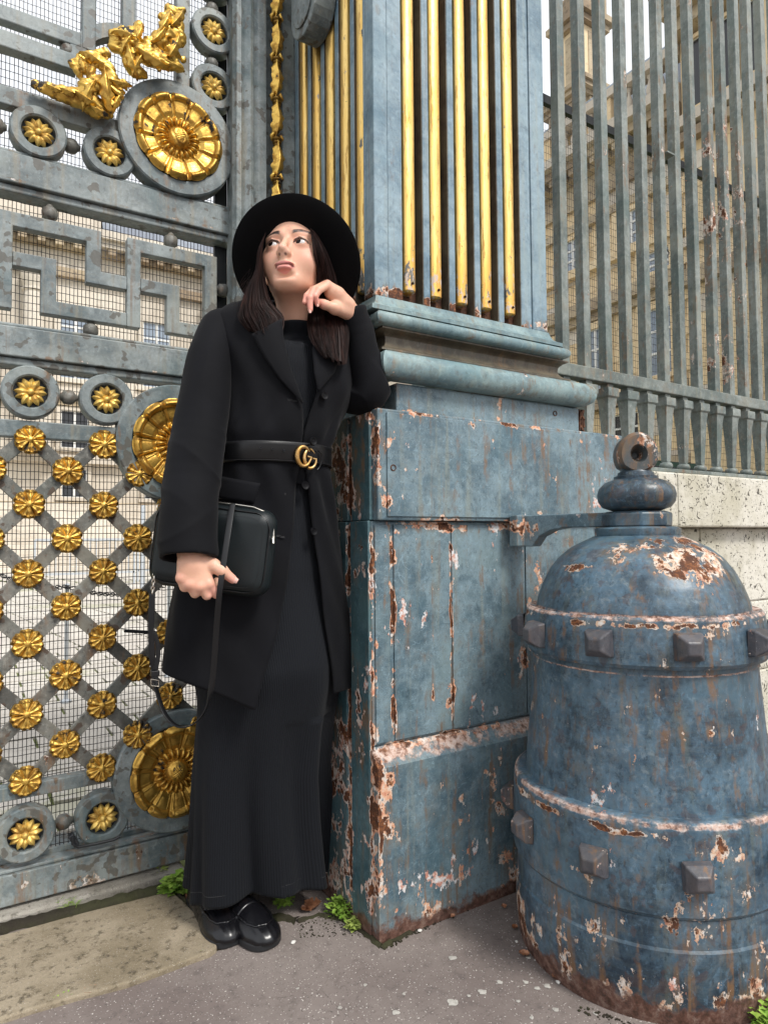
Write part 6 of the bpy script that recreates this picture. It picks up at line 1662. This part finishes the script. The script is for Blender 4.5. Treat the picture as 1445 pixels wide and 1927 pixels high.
for i in range(len(sr)-1):
    a, c = np.array(sr[i]), np.array(sr[i+1]); n = max(1, int(np.linalg.norm(c-a)/.0045))
    for j in range(n):
        p, q = a+(c-a)*j/n, a+(c-a)*(j+.55)/n; b.tube([bp(p[0]+.003, p[1], .0338), bp(q[0]+.003, q[1], .0338)], .0004, 4)
b.build('stitching', m_thread, bag, smooth=60)
zp = [bp(u-.004, v, .012) for u, v in [(.00, .0955), (.05, .0955), (.085, .0945), (.108, .088), (.124, .075), (.132, .055), (.1345, .038)]]
MB().tube(zp, .0021, 6).build('zip', m_silver, bag, smooth=60)
MB().tube([zp[-1]+np.array([0, 0, 0]), zp[-1]+bn*.006+np.array([0, 0, -.006]), zp[-1]+bn*.010+bd*.002+np.array([0, 0, -.014])], [.0032, .0038, .0025], 8).build('zip_pull', m_silver, bag, smooth=60)
cu = bpy.data.curves.new('lettering', 'FONT'); cu.body = 'NS'; cu.size = .0088; cu.extrude = .0004
to = bpy.data.objects.new('tmp', cu); mt = bpy.data.meshes.new_from_object(to); bpy.data.objects.remove(to); mt.name = 'lettering'; mt.materials.append(m_silver)
lo_ = link('lettering', mt, bag); pl = at(407, 977, Y=1.4); 
_d = ray(407, 977); _t = ((bagc+bn*.0350-CP)@bn)/(_d@bn); pl = CP+_d*_t
lo_.matrix_world = Matrix(((bd[0], 0, bn[0], pl[0]), (bd[1], 0, bn[1], pl[1]), (0, 1, 0, pl[2]), (0, 0, 0, 1)))
def ribbon(pts, w, side, name, mat, parent, th=.0022):
    K = len(pts); P3 = [np.array(p) for p in pts]; fine = []
    for t in np.linspace(0, K-1, K*6):
        k = min(K-2, int(t)); u = t-k; p0, p1, p2, p3 = P3[max(0, k-1)], P3[k], P3[k+1], P3[min(K-1, k+2)]
        fine.append(.5*((2*p1)+(p2-p0)*u+(2*p0-5*p1+4*p2-p3)*u*u+(3*p1-p0-3*p2+p3)*u**3))
    G = []
    for i, p in enumerate(fine):
        t = fine[min(i+1, len(fine)-1)]-fine[max(0, i-1)]; t /= np.linalg.norm(t); s_ = np.interp(i/len(fine), np.linspace(0, 1, len(side)), [a for a in side]) if not hasattr(side[0], '__len__') else np.array([np.interp(i/len(fine), np.linspace(0, 1, len(side)), [a[j] for a in side]) for j in range(3)])
        s_ = s_-t*(s_@t); s_ /= np.linalg.norm(s_); G.append([p-s_*w/2, p, p+s_*w/2])
    return MB().grid(G).build(name, mat, parent, smooth=60, solid=th, off=0, bevel=.0004)
sp = C((438, 948, 1.325), (432, 985, 1.303), (424, 1040, 1.285), (414, 1110, 1.283), (408, 1180, 1.30), (404, 1240, 1.31), (398, 1295, 1.320), (386, 1338, 1.330), (362, 1364, 1.350), (334, 1366, 1.38), (312, 1345, 1.40), (299, 1312, 1.415), (292, 1284, 1.42))
strap = ribbon(sp, .0115, [(RI*.95-UP*.0)]*6+[(RI*.2+np.array([.5, .85, 0]))]*3+[(RI*.3+np.array([.5, .75, 0]))]*3, 'strap', m_leather, bag)
st2 = C((292, 1290, 1.42), (291, 1262, 1.423), (287, 1236, 1.423), (285, 1200, 1.424), (285, 1160, 1.424), (287, 1117, 1.424))
ribbon(st2, .0125, [RI]*4, 'strap', m_leather, bag)
st3 = C((293, 1262, 1.418), (298, 1235, 1.415), (297, 1212, 1.416), (291, 1190, 1.42)); ribbon(st3, .009, [RI]*3, 'strap_end', m_leather, bag)
MB().tube(C((285, 1278, 1.415), (285, 1290, 1.415), (299, 1292, 1.415), (299, 1280, 1.415), (285, 1278, 1.415)), .0015, 6).build('strap_buckle', m_silver, bag, smooth=60)
MB().box(*[float(v) for v in (at(284, 1262, Y=1.418)[0], at(300, 1262, Y=1.418)[0], 1.412, 1.424, at(290, 1272, Y=1.418)[2], at(290, 1262, Y=1.418)[2])]).build('strap_keeper', m_leather, bag, bevel=.001)
def linkchain(p0, p1, n, r_=.0011):
    b = MB()
    for i in range(n):
        c = p0+(p1-p0)*(i+.5)/n; d = (p1-p0)/n*.68; u = np.cross(d, (0, 1, 0) if i % 2 else (1, 0, 0)); u = u/np.linalg.norm(u)*.0028
        b.tube([c+d*math.cos(a)+u*math.sin(a) for a in np.linspace(0, 2*math.pi, 11)], r_, 5, cap=False)
    return b
linkchain(at(287, 1117, Y=1.424), at(291, 1078, Y=1.43), 6).build('chain', m_silver, bag, smooth=60)
linkchain(at(291, 1040, Y=1.44), at(300, 950, Y=1.45), 12).build('chain', m_silver, bag, smooth=60)
# ================================================================== weeds, leaves, pebbles
def leafmat(name, a, b_):
    m = Mat(name, rough=.5); n = m.noise(m.pos(), 60, 3); m.base(m.mix(n.step(.35, .65), a, b_)); m.b.inputs['Subsurface Weight'].default_value = .0
    m.b.inputs['Transmission Weight'].default_value = .0; return m.mat
m_w1 = leafmat('fresh green leaf', (.16, .30, .035), (.32, .46, .08)); m_w2 = leafmat('yellow green leaf', (.24, .32, .06), (.36, .42, .12)); m_dry = leafmat('dry brown leaf', (.22, .09, .04), (.42, .20, .11))
def weed(name, label, px, py, rad, n, h, lsz, mat, seed, shape='round', flow=(0, 0)):
    g_ = random.Random(seed); c = at(px, py, Z=0.004); t = thing(name, label, 'weed', tuple(c)); b = MB(); sb_ = MB()
    for i in range(n):
        a = g_.uniform(0, 6.28); r_ = rad*math.sqrt(g_.random()); x = c[0]+r_*math.cos(a)+flow[0]*g_.random(); y = c[1]+r_*math.sin(a)*.7+flow[1]*g_.random(); z = .004+h*g_.random()*(1-.5*r_/rad)
        if g_.random() < .35: sb_.tube([(c[0]+(x-c[0])*.4, c[1]+(y-c[1])*.4, .002), (x*.6+c[0]*.4+.003, y, z*.6), (x, y, z)], [.0007, .0006, .0004], 4)
        d = np.array([math.cos(a+g_.uniform(-1, 1)), math.sin(a+g_.uniform(-1, 1)), g_.uniform(-.2, .8)]); d /= np.linalg.norm(d); s_ = np.cross(d, (0, 0, 1)); s_ /= np.linalg.norm(s_)+1e-9; up = np.cross(s_, d)
        L = lsz*g_.uniform(.6, 1.3); W = L*(.42 if shape == 'round' else .36)
        p = np.array([x, y, z]); G = []
        for u in range(5):
            tt = u/4; w = W*math.sin(math.pi*min(.97, tt*.85+.12))*(1 if shape == 'round' else (1+.25*(-1)**u)); 
            G.append([p+d*L*tt-up*L*.25*tt*tt+s_*w*q+up*abs(q)*W*.22 for q in (-1, 0, 1)])
        b.grid(G)
    b.build('leaves', mat, t, smooth=60); sb_.build('stems', mat, t, smooth=60); return t
weed('weed', 'bright green round leaved weed at the pier foot, right of the dress', 636, 1712, .040, 520, .045, .009, m_w1, 1, flow=(.04, -.035))
weed('weed', 'yellowish trailing weed strand beside the pier corner', 668, 1744, .022, 150, .022, .008, m_w2, 2)
weed('weed', 'lobed light green weed growing from the kerb left of the dress hem', 332, 1678, .030, 110, .050, .022, m_w1, 3, 'lobed')
weed('weed', 'pale yellow green weed beside the end of the kerb stone', 302, 1655, .026, 120, .035, .014, m_w2, 4, 'lobed')
weed('weed', 'small green weed between the loafers and the dress hem', 535, 1700, .022, 120, .03, .010, m_w1, 5)
weed('weed', 'green leafy weed at the bottom right corner against the bollard', 1432, 1916, .030, 90, .040, .020, m_w1, 6, 'lobed')
weed('weed', 'tiny moss like weed in the joint at the lower left', 96, 1885, .020, 90, .010, .006, m_w1, 8, flow=(.03, 0))
weed('weed', 'tiny weed sprig at the toe of the slab near the left loafer', 384, 1794, .008, 40, .010, .006, m_w2, 9)
t = thing('grass_tuft', 'small tuft of grass blades in the kerb joint at left', 'grass', tuple(at(128, 1706, Z=.01))); b = MB(); g_ = random.Random(12)
for i in range(46):
    c = at(112+g_.uniform(0, 34), 1708+g_.uniform(-4, 4), Z=.012); a = g_.uniform(-2.6, -.4); L = g_.uniform(.015, .038); d = np.array([math.cos(a)*.6, math.sin(a)*.3, g_.uniform(.4, 1)]); d /= np.linalg.norm(d)
    b.tube([c, c+d*L*.5, c+d*L+np.array([d[0]*L*.3, 0, -L*.25])], [.0008, .0007, .0002], 4)
b.build('blades', m_w1, t, smooth=60)
def dryleaf(px, py, sz, seed, label, rot=0.):
    g_ = random.Random(seed); c = at(px, py, Z=.006); b = MB(); G = []
    for u in range(9):
        tt = u/8; w = sz*.45*math.sin(math.pi*min(.98, tt*.9+.06))**.8*(1+.18*math.sin(u*2.4+seed)); row = []
        for q in np.linspace(-1, 1, 7): row.append((c[0]+math.cos(rot)*(tt-.5)*sz-math.sin(rot)*q*w, c[1]+math.sin(rot)*(tt-.5)*sz+math.cos(rot)*q*w, .006+sz*.22*q*q+sz*.18*(tt-.5)**2+sz*.03*math.sin(u*2+q*3)))
        G.append(row)
    tag(b.grid(G).build('dry_leaf', m_dry, smooth=180), label, 'leaf')
dryleaf(362, 1690, .040, 1, 'curled brown leaf left of the loafers by the slab edge', .6)
dryleaf(588, 1706, .045, 2, 'brown fallen leaf under the right side of the dress hem', .9)
dryleaf(575, 1712, .026, 3, 'small brown leaf right of the right loafer near the hem', 2.)
dryleaf(986, 1796, .022, 4, 'orange brown leaf lying against the bollard foot, left side', 2.2)
dryleaf(968, 1745, .016, 5, 'little rust coloured leaf at the back left of the bollard foot', .5)
dryleaf(1048, 1838, .020, 6, 'dry brown leaf in the gutter along the bollard front', 2.6)
dryleaf(852, 1724, .014, 7, 'small reddish leaf at the foot of the plinth front', .2)
dryleaf(170, 1866, .026, 8, 'narrow tan leaf lying in the slab joint at lower left', .3)
dryleaf(1078, 1856, .016, 9, 'tiny curled tan leaf nearest the bollard front', 1.)
dryleaf(948, 1706, .016, 10, 'pink brown leaf between plinth and bollard', 1.3)
m_peb = Mat('white pebble', rough=.8, color=(.62, .60, .56)).mat
def pebble(px, py, r_, label, seed):
    g_ = random.Random(seed); c = at(px, py, Z=r_*.5); b = MB(); rs = []
    for k in range(5):
        a = -math.pi/2+math.pi*(k+.5)/5; rs.append([(c[0]+r_*math.cos(a)*math.cos(q)*(1+.3*math.sin(q*2+seed)), c[1]+r_*math.cos(a)*math.sin(q)*(1+.2*math.cos(q*3)), c[2]+r_*.65*math.sin(a)) for q in np.linspace(0, 6.28, 10)[:-1]])
    tag(b.rings(rs).build('pebble', m_peb, smooth=50), label, 'pebble')
pebble(552, 1773, .0055, 'white pebble just right of the right loafer toe', 1); pebble(790, 1751, .005, 'white pebble before the plinth corner', 2); pebble(355, 1803, .004, 'small white pebble in the joint left of the loafers', 3)
pebble(314, 1815, .004, 'small pale pebble lying in the slab joint', 4); pebble(1050, 1848, .005, 'pale pebble beside the bollard front', 5); pebble(972, 1772, .004, 'pale chip left of the bollard foot', 6)
# grit in front of bollard and pale lichen spots on the asphalt: too many and small to part
b = MB(); g_ = random.Random(4)
for i in range(420):
    a = g_.uniform(-2.9, -.6); r_ = .300+abs(g_.gauss(0, .012)); x, y = BA[0]+r_*math.cos(a), BA[1]+r_*math.sin(a); s_ = g_.uniform(.0008, .0026)
    b.box(x-s_, x+s_, y-s_*g_.uniform(.5, 1.2), y+s_, 0, s_*g_.uniform(.5, 1.4))
for i in range(260):
    u = g_.random(); p = at(717+250*u, 1782-122*u, Z=0)+np.array([0, -abs(g_.gauss(0, .008)), 0]); s_ = g_.uniform(.0007, .0022); b.box(p[0]-s_, p[0]+s_, p[1]-s_, p[1]+s_, 0, s_*1.2)
for i in range(200):
    p = at(g_.uniform(560, 715), g_.uniform(1725, 1765), Z=0); s_ = g_.uniform(.0006, .0018); b.box(p[0]-s_, p[0]+s_, p[1]-s_, p[1]+s_, 0, s_*1.2)
tag(b.build('grit', m_soil), 'dark grit and crumbs gathered along the bollard and plinth foot', 'grit', kind='stuff')
m_lich = stone('pale lichen spot', (.36, .34, .31), (.46, .44, .40), (.22, .20, .18), sc=4, bumpd=.001).mat
b = MB()
for px, py, r_ in ((851, 1804, .012), (1010, 1808, .009), (994, 1805, .007), (940, 1850, .008), (907, 1868, .011), (989, 1850, .007), (1030, 1857, .009), (1011, 1861, .008), (851, 1887, .014), (745, 1905, .010), (1045, 1900, .008), (1120, 1908, .007), (882, 1875, .005), (687, 1852, .006), (975, 1885, .006), (760, 1870, .005), (640, 1895, .006), (560, 1860, .005), (1000, 1915, .006)):
    r_ *= .72; c = at(px, py, Z=.0); P_ = [(c[0]+r_*math.cos(q)*(1+.22*math.sin(q*3+px)+.12*math.sin(q*7+py)), c[1]+r_*math.sin(q)*(1+.2*math.cos(q*2+py)), .0012+.0015*math.sin(c[0]*9+c[1]*4)+.001*math.sin(c[1]*17-c[0]*5)) for q in np.linspace(0, 6.28, 22)[:-1]]
    b.add(P_+[(c[0], c[1], .0022+.0015*math.sin(c[0]*9+c[1]*4)+.001*math.sin(c[1]*17-c[0]*5))], [(i, (i+1) % 21, 21) for i in range(21)])
tag(b.build('lichen_spots', m_lich), 'pale round lichen spots scattered on the asphalt', 'lichen', kind='stuff')
